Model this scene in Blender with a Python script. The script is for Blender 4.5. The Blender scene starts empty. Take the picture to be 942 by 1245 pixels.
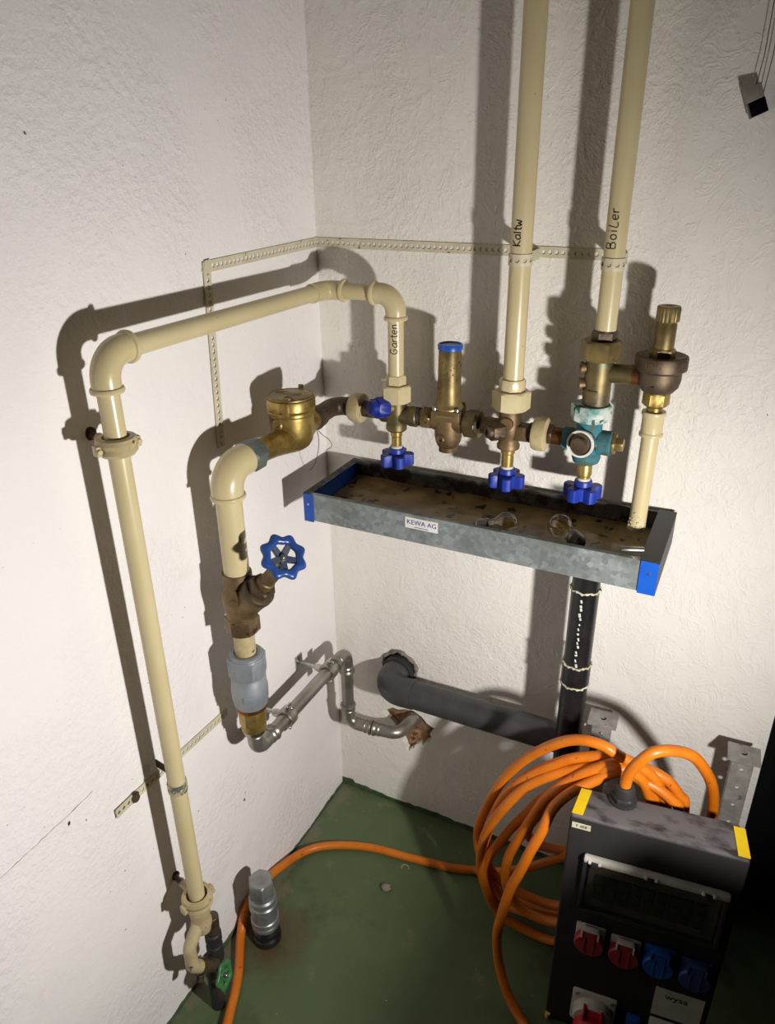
import bpy, bmesh, math, random
from mathutils import Vector, Matrix, noise
random.seed(7)
scene = bpy.context.scene
col = scene.collection
PI = math.pi

# ------------------------------------------------------------------ camera
cam_d = bpy.data.cameras.new('camera')
cam = bpy.data.objects.new('camera', cam_d); col.objects.link(cam)
cam_d.sensor_fit = 'HORIZONTAL'; cam_d.sensor_width = 36.0
cam_d.lens = 36.0*906.3/942.0
cam_d.clip_start = .02
R = ((0.895740, -0.180343, 0.406358), (0.444421, 0.387588, -0.807630), (-0.011850, 0.904020, 0.427326))
M4 = Matrix(R).to_4x4(); M4.translation = (0.78423, -1.27403, 1.5)
cam.matrix_world = M4
scene.camera = cam

# ------------------------------------------------------------------ world and light
w = bpy.data.worlds.new('world'); scene.world = w; w.use_nodes = True
w.node_tree.nodes['Background'].inputs[0].default_value = (.9, .92, 1, 1)
w.node_tree.nodes['Background'].inputs[1].default_value = .0
ld = bpy.data.lights.new('work_lamp', 'SPOT'); lamp = bpy.data.objects.new('work_lamp', ld); col.objects.link(lamp)
ld.energy = 56; ld.color = (1.0, .975, .94); ld.shadow_soft_size = .024
ld.spot_size = math.radians(151); ld.spot_blend = 1.0
lamp.location = (1.135, -.79, .955)
lamp.rotation_euler = Vector((-.89, .37, -.17)).to_track_quat('-Z', 'Y').to_euler()
vs = scene.view_settings
vs.view_transform = 'Standard'; vs.look = 'None'; vs.gamma = 1.0; vs.use_curve_mapping = False; vs.exposure = 0.0

# ------------------------------------------------------------------ materials
def srgb(r, g, b):
    f = lambda c: (c/255/12.92) if c/255 <= .04045 else ((c/255+.055)/1.055)**2.4
    return (f(r), f(g), f(b), 1)
class NT:
    def __init__(s, name):
        s.m = bpy.data.materials.new(name); s.m.use_nodes = True
        s.t = s.m.node_tree; s.b = s.t.nodes['Principled BSDF']; s.out = s.t.nodes['Material Output']
        s.tc = None
    def n(s, typ, **kw):
        nd = s.t.nodes.new(typ)
        for k, v in kw.items():
            if k.startswith('i_'):
                key = k[2:]; key = int(key) if key.isdigit() else key.replace('_', ' ')
                nd.inputs[key].default_value = v
            else: setattr(nd, k, v)
        return nd
    def l(s, a, b): s.t.links.new(a, b)
    def co(s):
        if not s.tc: s.tc = s.n('ShaderNodeTexCoord')
        return s.tc.outputs['Object']
    def noise(s, scale, detail=4, rough=.6, vec=None, dist=0):
        nd = s.n('ShaderNodeTexNoise'); nd.inputs['Scale'].default_value = scale
        nd.inputs['Detail'].default_value = detail; nd.inputs['Roughness'].default_value = rough
        nd.inputs['Distortion'].default_value = dist
        s.l(vec or s.co(), nd.inputs['Vector']); return nd.outputs[0]
    def mapped(s, scale, rot=(0,0,0)):
        mp = s.n('ShaderNodeMapping'); mp.inputs['Scale'].default_value = scale; mp.inputs['Rotation'].default_value = rot
        s.l(s.co(), mp.inputs[0]); return mp.outputs[0]
    def ramp(s, fac, stops, interp='LINEAR'):
        r = s.n('ShaderNodeValToRGB'); r.color_ramp.interpolation = interp
        e = r.color_ramp.elements
        while len(e) < len(stops): e.new(.5)
        for el, (p, c) in zip(e, stops):
            el.position = p; el.color = c if len(c) == 4 else (*c, 1)
        s.l(fac, r.inputs[0]); return r.outputs[0]
    def mix(s, fac, a, b, blend='MIX'):
        m = s.n('ShaderNodeMix', data_type='RGBA', blend_type=blend)
        for sock, v in ((m.inputs['Factor'], fac), (m.inputs['A'], a), (m.inputs['B'], b)): pass
        def setc(i, v):
            if hasattr(v, 'is_linked') or isinstance(v, bpy.types.NodeSocket): s.l(v, m.inputs[i])
            else: m.inputs[i].default_value = v
        setc(0, fac); setc(6, a); setc(7, b)
        return m.outputs[2]
    def math(s, op, a, b=0.0):
        m = s.n('ShaderNodeMath', operation=op)
        for i, v in ((0, a), (1, b)):
            if isinstance(v, bpy.types.NodeSocket): s.l(v, m.inputs[i])
            else: m.inputs[i].default_value = v
        return m.outputs[0]
    def bump(s, h, strength=.3, dist=.002, chain=None):
        b = s.n('ShaderNodeBump'); b.inputs['Strength'].default_value = strength; b.inputs['Distance'].default_value = dist
        s.l(h, b.inputs['Height'])
        if chain is not None: s.l(chain, b.inputs['Normal'])
        return b.outputs[0]
    def fin(s, base=None, rough=None, metal=None, normal=None, spec=None):
        for nm, v in (('Base Color', base), ('Roughness', rough), ('Metallic', metal), ('Normal', normal), ('Specular IOR Level', spec)):
            if v is None: continue
            if isinstance(v, bpy.types.NodeSocket): s.l(v, s.b.inputs[nm])
            else: s.b.inputs[nm].default_value = v
        return s.m
BW = lambda v: (v, v, v, 1)

def speckled(name, c1, c2, rough=.4, metal=0, scale=30, lo=.4, hi=.62, spot=None, spot_scale=90, spot_at=.68, bump=.15, bscale=120, rough2=None, spec=None):
    t = NT(name); f = t.ramp(t.noise(scale), [(lo, BW(0)), (hi, BW(1))]); c = t.mix(f, c1, c2)
    r = rough
    if rough2 is not None: r = t.ramp(t.noise(scale*1.3), [(.35, BW(rough)), (.65, BW(rough2))])
    if spot is not None:
        sp = t.ramp(t.noise(spot_scale, 2, .5), [(spot_at, BW(0)), (spot_at+.025, BW(1))]); c = t.mix(sp, c, spot)
    return t.fin(c, r, metal, t.bump(t.noise(bscale), bump, .001), spec)

def wall_mat(name, c1, c2, streak, k_streak, k_grain, gz):
    t = NT(name)
    big = t.noise(2.2, 3); col_ = t.mix(t.ramp(big, [(.35, BW(0)), (.7, BW(1))]), c1, c2)
    dirt = t.ramp(t.noise(150, 2, .5), [(.735, BW(0)), (.75, BW(1))])
    zone = t.ramp(t.noise(5, 2), [(.48, BW(0)), (.6, BW(1))])
    col_ = t.mix(t.math('MULTIPLY', dirt, zone), col_, srgb(112, 96, 78))
    smear = t.ramp(t.noise(7, 6, .7, t.mapped((1, 1, .7)), .6), [(.6, BW(0)), (.78, BW(.35))])
    col_ = t.mix(smear, col_, srgb(206, 194, 172))
    # relief: coarse stippled patches, trowel strokes, rolled paint
    patch = t.ramp(t.noise(2.3, 2), gz)
    gr = t.ramp(t.noise(75, 4, .62), [(.42, BW(0)), (.68, BW(1))])
    n1 = t.bump(t.math('MULTIPLY', gr, t.math('ADD', t.math('MULTIPLY', patch, 1.0), .10)), k_grain, .004)
    st = t.noise(15, 3, .6, t.mapped(streak, (.4, .5, .6)), 2.2)
    st = t.ramp(st, [(.50, BW(0)), (.545, BW(1)), (.59, BW(.2)), (.64, BW(.7)), (.68, BW(0))])
    n2 = t.bump(st, k_streak, .003, n1)
    n3 = t.bump(t.noise(180, 3, .6), .25, .0015, n2)
    n4 = t.bump(t.noise(20, 5, .6), .4, .006, n3)
    n5 = t.bump(t.noise(3.5, 2), .35, .02, n4)
    return t.fin(col_, .7, 0, n5, .25)
WALL_L = wall_mat('plaster_left', srgb(238, 233, 230), srgb(234, 229, 227), (1, .5, 1.6), .08, .34, [(.5, BW(0)), (.58, BW(1))])
WALL_B = wall_mat('plaster_back', srgb(236, 231, 223), srgb(230, 225, 216), (1.2, 1, .8), .26, .28, [(.42, BW(0)), (.6, BW(1))])

def floor_mat():
    t = NT('green_floor_paint')
    c = t.mix(t.ramp(t.noise(3.5, 4), [(.35, BW(0)), (.7, BW(1))]), srgb(76, 91, 59), srgb(88, 104, 70))
    sx = t.n('ShaderNodeSeparateXYZ'); t.l(t.co(), sx.inputs[0])
    near = t.math('SUBTRACT', 1.0, t.math('MULTIPLY', t.math('ABSOLUTE', t.math('ADD', sx.outputs[0], 0.0)), 14.0))   # worn strip along the left wall
    wn = t.math('ADD', t.noise(11, 6, .7), t.math('MULTIPLY', t.math('MAXIMUM', near, 0.0), .22))
    worn = t.ramp(wn, [(.6, BW(0)), (.7, BW(1))]); c = t.mix(t.math('MULTIPLY', worn, .8), c, srgb(112, 108, 88))
    # rust stain round the capped pipe
    d = t.n('ShaderNodeVectorMath', operation='DISTANCE'); t.l(t.co(), d.inputs[0]); d.inputs[1].default_value = (.075, -.45, 0)
    ru = t.ramp(t.math('ADD', d.outputs['Value'], t.math('MULTIPLY', t.noise(24, 5, .7), .16)), [(.10, BW(.85)), (.19, BW(0))])
    c = t.mix(ru, c, srgb(86, 58, 38))
    dark = t.ramp(t.noise(5, 5, .65), [(.3, BW(.7)), (.45, BW(0))]); c = t.mix(dark, c, srgb(46, 50, 36))
    sp = t.ramp(t.noise(60, 2), [(.745, BW(0)), (.76, BW(1))]); c = t.mix(sp, c, srgb(160, 155, 136))
    n = t.bump(t.noise(14, 4), .25, .006)
    return t.fin(c, t.ramp(t.noise(9), [(.3, BW(.38)), (.7, BW(.62))]), 0, n, .4)
FLOOR = floor_mat()
GREENEDGE = speckled('green_edge_paint', srgb(52, 70, 46), srgb(74, 90, 62), .6, scale=40)

CREAM = speckled('cream_paint', srgb(198, 182, 138), srgb(204, 189, 148), .3, scale=8, spot=srgb(90, 72, 48), spot_scale=55, spot_at=.775, bump=.12, bscale=50, spec=.5)
STRAPM = speckled('strap_paint', srgb(208, 200, 174), srgb(196, 186, 158), .5, scale=30, spot=srgb(120, 102, 76), spot_scale=60, spot_at=.72, bump=.15)
CREAM_WORN = speckled('cream_paint_worn', srgb(188, 172, 132), srgb(172, 154, 114), .42, scale=30, spot=srgb(92, 74, 52), spot_scale=70, spot_at=.7, bump=.2)
BRASS = speckled('aged_brass', srgb(146, 126, 80), srgb(104, 88, 56), .4, .65, scale=18, spot=srgb(70, 52, 26), spot_scale=80, spot_at=.7, rough2=.5)
GOLD = speckled('bright_brass', srgb(176, 150, 84), srgb(136, 112, 58), .36, .7, scale=30, rough2=.42)
BRONZE = speckled('dull_bronze', srgb(128, 106, 74), srgb(94, 76, 52), .46, .6, scale=22, rough2=.6, spot=srgb(60, 46, 30), spot_scale=60, spot_at=.68)
BROWN = speckled('brown_oxidised_bronze', srgb(108, 92, 74), srgb(80, 67, 55), .55, .75, scale=25, bump=.3, spot=srgb(52, 42, 34))
COPPER = speckled('tarnished_copper', srgb(150, 98, 56), srgb(102, 66, 40), .45, .9, scale=30)
TEAL = speckled('verdigris', srgb(46, 118, 132), srgb(74, 82, 68), .8, .1, scale=60, lo=.42, hi=.62, spot=srgb(170, 190, 184), spot_scale=60, spot_at=.68, bump=.5, bscale=90)
TEALPALE = speckled('verdigris_pale', srgb(96, 140, 136), srgb(196, 204, 194), .85, .05, scale=40, lo=.42, hi=.6, bump=.5, spot=srgb(60, 84, 78), spot_scale=60, spot_at=.6)
GREENBRASS = speckled('greenish_brass', srgb(128, 112, 76), srgb(98, 92, 70), .5, .8, scale=30, spot=srgb(84, 120, 110), spot_scale=50, spot_at=.66)
GREYNUT = speckled('grey_corroded_nut', srgb(112, 118, 112), srgb(84, 96, 92), .6, .5, scale=30, spot=srgb(96, 126, 116), bump=.3)
BLUEP = speckled('blue_plastic', srgb(20, 42, 138), srgb(24, 50, 150), .42, 0, scale=10, bump=.05)
BLUEIRON = speckled('blue_enamel', srgb(38, 72, 138), srgb(33, 60, 118), .3, .0, scale=30, spot=srgb(70, 74, 84), spot_scale=50, spot_at=.7, bump=.15)
BLUECAP = speckled('blue_cap_plastic', srgb(20, 76, 168), srgb(24, 84, 178), .35, 0, scale=10, bump=.05)
GREYSTEEL = speckled('zinc_grey_coupling', srgb(152, 158, 162), srgb(130, 136, 142), .5, .35, scale=14, bump=.2)
STEEL = speckled('stainless_steel', srgb(164, 158, 148), srgb(132, 126, 116), .3, .75, scale=10, rough2=.42, bump=.06)
ZINCDULL = speckled('dull_zinc', srgb(150, 152, 150), srgb(124, 126, 126), .4, .6, scale=24, bump=.1)
ZINC = speckled('zinc_screw', srgb(190, 190, 186), srgb(150, 150, 146), .35, 1, scale=40)
GREYPVC = speckled('dark_grey_pvc', srgb(54, 54, 56), srgb(64, 63, 63), .42, 0, scale=20, bump=.1, spot=srgb(150, 146, 138), spot_scale=50, spot_at=.76)
BLACKGLOSS = speckled('black_coated_pipe', srgb(22, 22, 24), srgb(34, 33, 34), .22, 0, scale=14, bump=.6, bscale=34, rough2=.4)
BLACKRUB = speckled('black_rubber', srgb(34, 32, 32), srgb(42, 40, 40), .65, 0, scale=20, bump=.15)
DARKPL = speckled('dark_plastic', srgb(38, 38, 41), srgb(48, 48, 50), .5, 0, scale=20, bump=.1)
PUTTY = speckled('pale_sealant', srgb(206, 200, 176), srgb(176, 168, 140), .8, 0, scale=50, bump=.6)
WHITEP = speckled('white_paint_drips', srgb(226, 224, 216), srgb(196, 194, 186), .7, 0, scale=50)
INK = speckled('black_marker_ink', srgb(22, 20, 22), srgb(28, 26, 26), .6, 0, scale=50, bump=0)
ORANGE = speckled('orange_cable_sheath', srgb(208, 114, 20), srgb(196, 103, 15), .42, 0, scale=20, spot=srgb(150, 76, 30), spot_scale=60, spot_at=.7, bump=.06)
YELLOW = speckled('yellow_tape', srgb(226, 190, 16), srgb(216, 176, 10), .45, 0, scale=20, bump=.05)
RED = speckled('red_cap_plastic', srgb(158, 52, 56), srgb(146, 46, 52), .45, 0, scale=20, bump=.05)
REDB = speckled('red_socket_plastic', srgb(190, 24, 34), srgb(176, 20, 30), .45, 0, scale=20, bump=.05)
SKYBLUE = speckled('blue_socket_plastic', srgb(28, 86, 172), srgb(26, 78, 160), .45, 0, scale=20, bump=.05)
DARKBLUE = speckled('dark_blue_cap_plastic', srgb(48, 68, 120), srgb(44, 62, 112), .5, 0, scale=20, bump=.05)
LGREY = speckled('light_grey_plastic', srgb(204, 198, 188), srgb(188, 182, 172), .5, 0, scale=25, bump=.05)
LABELW = speckled('label_paper', srgb(222, 220, 214), srgb(210, 208, 202), .6, 0, scale=20, bump=0)
PRINTBLUE = speckled('blue_print', srgb(46, 50, 124), srgb(52, 58, 130), .6, 0, scale=20, bump=0)
GREENWHEEL = speckled('green_valve_paint', srgb(66, 128, 70), srgb(52, 104, 58), .4, 0, scale=40, spot=srgb(166, 160, 130), spot_scale=60, spot_at=.66)
BRICK = speckled('broken_masonry', srgb(158, 122, 84), srgb(122, 92, 64), .95, 0, scale=40, bump=.9, bscale=60, spot=srgb(90, 70, 52), spot_scale=70, spot_at=.6)
PLASTERCHIP = speckled('loose_plaster', srgb(132, 124, 112), srgb(108, 100, 90), .95, 0, scale=60, bump=.8)
MUD = speckled('rust_sediment', srgb(160, 134, 88), srgb(112, 90, 56), .35, 0, scale=16, lo=.35, hi=.65, spot=srgb(44, 34, 24), spot_scale=42, spot_at=.63, bump=.6, bscale=60)
DOORM = speckled('charcoal_door_paint', srgb(16, 16, 17), srgb(20, 20, 20), .7, 0, scale=6, bump=.05, spec=.1)
def galv_mat():
    t = NT('galvanised_sheet')
    v = t.n('ShaderNodeTexVoronoi'); v.inputs['Scale'].default_value = 110; t.l(t.co(), v.inputs['Vector'])
    sp = t.n('ShaderNodeSeparateColor'); t.l(v.outputs['Color'], sp.inputs[0])
    c = t.mix(sp.outputs[0], srgb(136, 144, 146), srgb(166, 174, 174))
    c = t.mix(t.ramp(t.noise(9, 5), [(.45, BW(0)), (.7, BW(.7))]), c, srgb(112, 114, 104))
    return t.fin(c, t.ramp(sp.outputs[1], [(0, BW(.42)), (1, BW(.62))]), .55, t.bump(t.noise(60), .08, .001))
GALV = galv_mat()
def galv_in():
    t = NT('stained_galvanised_sheet')
    f = t.ramp(t.noise(28, 5, .7), [(.44, BW(0)), (.56, BW(1))])
    c = t.mix(f, srgb(92, 92, 84), srgb(44, 34, 26))
    return t.fin(c, .7, .2, t.bump(t.noise(60), .4, .002))
GALVIN = galv_in()
def dusty():
    t = NT('dusty_black_rubber')
    g = t.n('ShaderNodeNewGeometry'); s = t.n('ShaderNodeSeparateXYZ'); t.l(g.outputs['Normal'], s.inputs[0])
    d = t.math('MULTIPLY', t.ramp(s.outputs[2], [(.3, BW(0)), (.9, BW(1))]), t.ramp(t.noise(16, 4, .6, t.mapped((1, 2.2, 1))), [(.36, BW(.08)), (.5, BW(1))]))
    c = t.mix(d, srgb(40, 37, 37), srgb(96, 91, 91))
    return t.fin(c, .7, 0, t.bump(t.noise(90), .12, .001), .3)
DUSTY = dusty()
def glass(name, tint, k):
    m = bpy.data.materials.new(name); m.use_nodes = True; t = m.node_tree; t.nodes.clear()
    o = t.nodes.new('ShaderNodeOutputMaterial'); mx = t.nodes.new('ShaderNodeMixShader')
    tr = t.nodes.new('ShaderNodeBsdfTransparent'); gl = t.nodes.new('ShaderNodeBsdfGlossy')
    tr.inputs[0].default_value = tint; gl.inputs['Roughness'].default_value = .05; mx.inputs[0].default_value = k
    gl.inputs[0].default_value = (.95, .95, .95, 1)
    t.links.new(tr.outputs[0], mx.inputs[1]); t.links.new(gl.outputs[0], mx.inputs[2]); t.links.new(mx.outputs[0], o.inputs[0]); return m
GLASS = glass('clear_bulb_glass', (.93, .93, .9, 1), .09)
SMOKED = glass('smoked_window', (.86, .82, .80, 1), .06)
FILAMENT = speckled('yellow_led_filament', srgb(240, 188, 70), srgb(228, 172, 56), .5, 0, scale=20, bump=0)

# ------------------------------------------------------------------ geometry helpers
def frame(ax):
    ax = Vector(ax).normalized()
    a = Vector((0, 0, 1)) if abs(ax.z) < .9 else Vector((1, 0, 0))
    u = (a - ax*a.dot(ax)).normalized(); v = ax.cross(u); return u, v, ax
class MB:
    def __init__(s): s.v = []; s.f = []
    def add(s, vs, fs):
        o = len(s.v); s.v += [Vector(p) for p in vs]; s.f += [tuple(i+o for i in f) for f in fs]; return s
    def lathe(s, o, ax, prof, seg=32, caps=True, poly=None, phase=0):
        """prof: list of (radius, t along axis). poly: fn(angle) radial factor"""
        u, v, n = frame(ax); o = Vector(o); vs = []; fs = []
        for r, t in prof:
            for i in range(seg):
                a = 2*PI*i/seg + phase; k = poly(a) if poly else 1
                vs.append(o + n*t + (u*math.cos(a) + v*math.sin(a))*r*k)
        m = len(prof)
        for j in range(m-1):
            for i in range(seg):
                i2 = (i+1) % seg; fs.append((j*seg+i, j*seg+i2, (j+1)*seg+i2, (j+1)*seg+i))
        if caps:
            fs.append(tuple(reversed(range(seg)))); fs.append(tuple((m-1)*seg+i for i in range(seg)))
        return s.add(vs, fs)
    def cyl(s, o, ax, r, t0, t1, seg=32, ch=None):
        ch = min(.001, (t1-t0)*.2, r*.3) if ch is None else ch
        return s.lathe(o, ax, [(r-ch, t0), (r, t0+ch), (r, t1-ch), (r-ch, t1)], seg)
    def hexa(s, o, ax, r, t0, t1, sides=6, phase=.2, ch=.0025):
        """r = corner radius; chamfered nut: a conical cut at the corners"""
        ri = r*math.cos(PI/sides)
        seg = sides*4
        def pf(a):
            q = (a-phase) % (2*PI/sides) - PI/sides
            return math.cos(PI/sides)/math.cos(q) if False else math.cos(PI/sides)/max(math.cos(q), .3)
        u, v, n = frame(ax); o = Vector(o); vs = []; fs = []
        rows = [(ri*.985, t0, 1), (r, t0+ch, 0), (r, t1-ch, 0), (ri*.985, t1, 1)]
        for rr, t, rd in rows:
            for i in range(seg):
                a = phase + 2*PI*i/seg; k = 1 if rd else pf(a)
                vs.append(o + n*t + (u*math.cos(a) + v*math.sin(a))*rr*k)
        for j in range(3):
            for i in range(seg):
                i2 = (i+1) % seg; fs.append((j*seg+i, j*seg+i2, (j+1)*seg+i2, (j+1)*seg+i))
        fs.append(tuple(reversed(range(seg)))); fs.append(tuple(3*seg+i for i in range(seg)))
        return s.add(vs, fs)
    def tube(s, pts, r, seg=24, caps=True, flat=1.0, radii=None):
        pts = [Vector(p) for p in pts]; n = len(pts); vs = []; fs = []
        T = [(pts[min(i+1, n-1)] - pts[max(i-1, 0)]).normalized() for i in range(n)]
        u, v, _ = frame(T[0])
        for i in range(n):
            if i:
                u = (u - T[i]*u.dot(T[i])).normalized(); v = T[i].cross(u)
            rr = radii[i] if radii else r
            for k in range(seg):
                a = 2*PI*k/seg; vs.append(pts[i] + u*math.cos(a)*rr + v*math.sin(a)*rr*flat)
        for i in range(n-1):
            for k in range(seg):
                k2 = (k+1) % seg; fs.append((i*seg+k, i*seg+k2, (i+1)*seg+k2, (i+1)*seg+k))
        if caps: fs.append(tuple(reversed(range(seg)))); fs.append(tuple((n-1)*seg+k for k in range(seg)))
        return s.add(vs, fs)
    def box(s, c, size, rot=None, ch=.0):
        hx, hy, hz = [q/2 for q in size]; M = rot or Matrix.Identity(3); c = Vector(c)
        if ch <= 0:
            vs = [c + M @ Vector((x*hx, y*hy, z*hz)) for x in (-1, 1) for y in (-1, 1) for z in (-1, 1)]
            fs = [(0, 1, 3, 2), (4, 6, 7, 5), (0, 4, 5, 1), (2, 3, 7, 6), (0, 2, 6, 4), (1, 5, 7, 3)]
            return s.add(vs, fs)
        bm = bmesh.new(); bmesh.ops.create_cube(bm, size=1)
        for q in bm.verts: q.co = Vector((q.co.x*size[0], q.co.y*size[1], q.co.z*size[2]))
        bmesh.ops.bevel(bm, geom=bm.edges[:], offset=ch, segments=2, affect='EDGES', profile=.5)
        bm.verts.index_update()
        vs = [c + M @ q.co for q in bm.verts]; fs = [tuple(q.index for q in f.verts) for f in bm.faces]; bm.free()
        return s.add(vs, fs)
    def prism(s, poly, o, ax, t0, t1, u=None):
        """extrude a 2D polygon (a,b) in the plane normal to ax"""
        n = Vector(ax).normalized()
        if u is None: u, v, _ = frame(n)
        else: u = Vector(u).normalized(); v = n.cross(u)
        o = Vector(o); m = len(poly)
        vs = [o + u*a + v*b + n*t0 for a, b in poly] + [o + u*a + v*b + n*t1 for a, b in poly]
        fs = [tuple(reversed(range(m))), tuple(range(m, 2*m))] + [(i, (i+1) % m, m+(i+1) % m, m+i) for i in range(m)]
        return s.add(vs, fs)
    def sphere(s, c, r, seg=20, rings=10, sc=(1, 1, 1)):
        c = Vector(c); vs = []; fs = []
        for j in range(1, rings):
            th = PI*j/rings
            for i in range(seg):
                a = 2*PI*i/seg; vs.append(c + Vector((math.sin(th)*math.cos(a)*r*sc[0], math.sin(th)*math.sin(a)*r*sc[1], math.cos(th)*r*sc[2])))
        top = len(vs); vs += [c + Vector((0, 0, r*sc[2])), c - Vector((0, 0, r*sc[2]))]
        for j in range(rings-2):
            for i in range(seg):
                i2 = (i+1) % seg; fs.append((j*seg+i, (j+1)*seg+i, (j+1)*seg+i2, j*seg+i2))
        for i in range(seg):
            i2 = (i+1) % seg; fs.append((top, i, i2)); fs.append((top+1, (rings-2)*seg+i2, (rings-2)*seg+i))
        return s.add(vs, fs)
    def build(s, name, mat, parent=None, smooth=32, label=None):
        me = bpy.data.meshes.new(name); off = parent_loc(parent)
        me.from_pydata([v - off for v in s.v], [], s.f); me.validate(); me.update()
        bm = bmesh.new(); bm.from_mesh(me); bmesh.ops.recalc_face_normals(bm, faces=bm.faces); bm.to_mesh(me); bm.free()
        me.materials.append(mat)
        if smooth:
            me.shade_smooth(); me.set_sharp_from_angle(angle=math.radians(smooth))
        ob = bpy.data.objects.new(name, me); col.objects.link(ob)
        if parent: ob.parent = parent
        if label: ob['label'] = label
        return ob
LOC = {}
def parent_loc(p):
    """meshes are given in world space; parents are only translated"""
    v = Vector((0, 0, 0))
    while p is not None:
        v += p.location; p = p.parent
    return v
def thing(name, loc, label, cat, group=None):
    o = bpy.data.objects.new(name, None); col.objects.link(o); o.location = loc; o.empty_display_size = .02
    return tag(o, label, cat, group)
def tag(o, label, cat, group=None):
    o['label'] = label; o['category'] = cat
    if group: o['group'] = group
    return o
def struct(o): o['kind'] = 'structure'; return o
def bend(pts, rad, n=10):
    """polyline with rounded corners"""
    pts = [Vector(p) for p in pts]; out = [pts[0]]
    rads = rad if isinstance(rad, (list, tuple)) else [rad]*(len(pts)-2)
    for i in range(1, len(pts)-1):
        a, b, c = pts[i-1], pts[i], pts[i+1]; d1 = (a-b).normalized(); d2 = (c-b).normalized()
        ang = d1.angle(d2); r = rads[i-1]; t = r/math.tan(ang/2)
        cen = b + (d1+d2).normalized()*(r/math.sin(ang/2)); p0 = b+d1*t; p1 = b+d2*t
        e0 = p0-cen; e1 = p1-cen; tot = e0.angle(e1); axis = e0.cross(e1).normalized()
        for k in range(n+1): out.append(cen + Matrix.Rotation(tot*k/n, 3, axis) @ e0)
    out.append(pts[-1]); return out
def spline(pts, n=8):
    """Catmull-Rom through the points"""
    P = [Vector(p) for p in pts]; P = [P[0]*2-P[1]] + P + [P[-1]*2-P[-2]]; out = []
    for i in range(1, len(P)-2):
        a, b, c, d = P[i-1:i+3]
        for k in range(n):
            t = k/n; out.append(.5*((2*b) + (c-a)*t + (2*a-5*b+4*c-d)*t*t + (3*b-a-3*c+d)*t**3))
    out.append(P[-2]); return out
def strip(mb, fn, length, width, pitch=.0108, hole=.0036, thick=.0011):
    """perforated steel band; fn(s, t, h) -> point; s along, t across (-w/2..w/2), h through"""
    cells = max(1, round(length/pitch)); pl = length/cells; hw = width/2
    for c in range(cells):
        s0, s1 = c*pl, (c+1)*pl; sm = (s0+s1)/2
        outer = [(s0, -hw), (sm, -hw), (s1, -hw), (s1, 0), (s1, hw), (sm, hw), (s0, hw), (s0, 0)]
        inner = [(sm + hole*math.cos(a), hole*math.sin(a)) for a in [math.radians(225+45*k) for k in range(8)]]
        vs = [fn(a, b, thick) for a, b in outer] + [fn(a, b, thick) for a, b in inner] + [fn(a, b, 0) for a, b in outer] + [fn(a, b, 0) for a, b in inner]
        fs = []
        for k in range(8):
            k2 = (k+1) % 8
            fs.append((k, k2, 8+k2, 8+k)); fs.append((16+k, 24+k, 24+k2, 16+k2)); fs.append((8+k, 8+k2, 24+k2, 24+k))
            if k in (0, 1, 4, 5) or (c == 0 and k in (6, 7)) or (c == cells-1 and k in (2, 3)): fs.append((k, 16+k, 16+k2, k2))
        mb.add(vs, fs)
    return mb
GLY = {'K': (.75, [[(0, 0), (0, 1)], [(.55, 1), (.02, .42), (.62, 0)]]),
 'a': (.72, [[(.5, .55), (.3, .62), (.08, .5), (0, .25), (.12, .03), (.32, .05), (.48, .25), (.5, .55), (.5, .15), (.6, 0)]]),
 'l': (.3, [[(.05, 1), (.05, 0)]]), 't': (.5, [[(.18, .95), (.18, .05), (.35, 0)], [(0, .62), (.42, .62)]]),
 'w': (.8, [[(0, .6), (.1, .05), (.2, 0), (.33, .4), (.45, 0), (.58, .08), (.68, .62)]]),
 'B': (.9, [[(0, 0), (0, 1), (.4, .98), (.52, .8), (.4, .58), (0, .52), (.48, .45), (.6, .22), (.45, .02), (0, 0)]]),
 'o': (.8, [[(.25 + .25*math.cos(a*PI/5), .3 + .3*math.sin(a*PI/5)) for a in range(11)]]),
 'i': (.45, [[(.05, 0), (.05, .58)], [(.05, .86), (.07, .92)]]), 'L': (.75, [[(.15, 1), (0, .02), (.5, 0)]]),
 'e': (.72, [[(.02, .3), (.48, .36), (.42, .55), (.22, .62), (.04, .45), (.02, .18), (.2, 0), (.46, .08)]]),
 'r': (.5, [[(.02, .6), (.02, 0)], [(.02, .38), (.2, .58), (.4, .6)]]),
 'G': (.85, [[(.55, .85), (.3, 1), (.06, .75), (0, .35), (.15, .02), (.45, .05), (.58, .42), (.3, .42)]]),
 'n': (.65, [[(.02, .6), (.02, 0)], [(.02, .4), (.2, .6), (.4, .5), (.44, 0)]])}
def handwriting(text, axis_xy, r, z0, h, ang, parent, pen=.0009, mb=None):
    """marker writing that climbs a vertical pipe"""
    mb = MB(); s = 0
    for ch in text:
        adv, strokes = GLY[ch]
        for st in strokes:
            pts = []
            q3 = [(x, y, 0) for x, y in st]
            if len(q3) == 2: q3 = [tuple(Vector(q3[0]).lerp(Vector(q3[1]), k/4)) for k in range(5)]
            for a, b, _ in spline(q3, 3):
                th = ang - (b-.4)*h/r
                pts.append((axis_xy[0] + (r+.0001)*math.cos(th), axis_xy[1] + (r+.0001)*math.sin(th), z0 + (s+a)*h))
            mb.tube(pts, pen, 6)
        s += adv
    return mb.build('lettering', INK, parent, label='handwritten black marker lettering')
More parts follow.
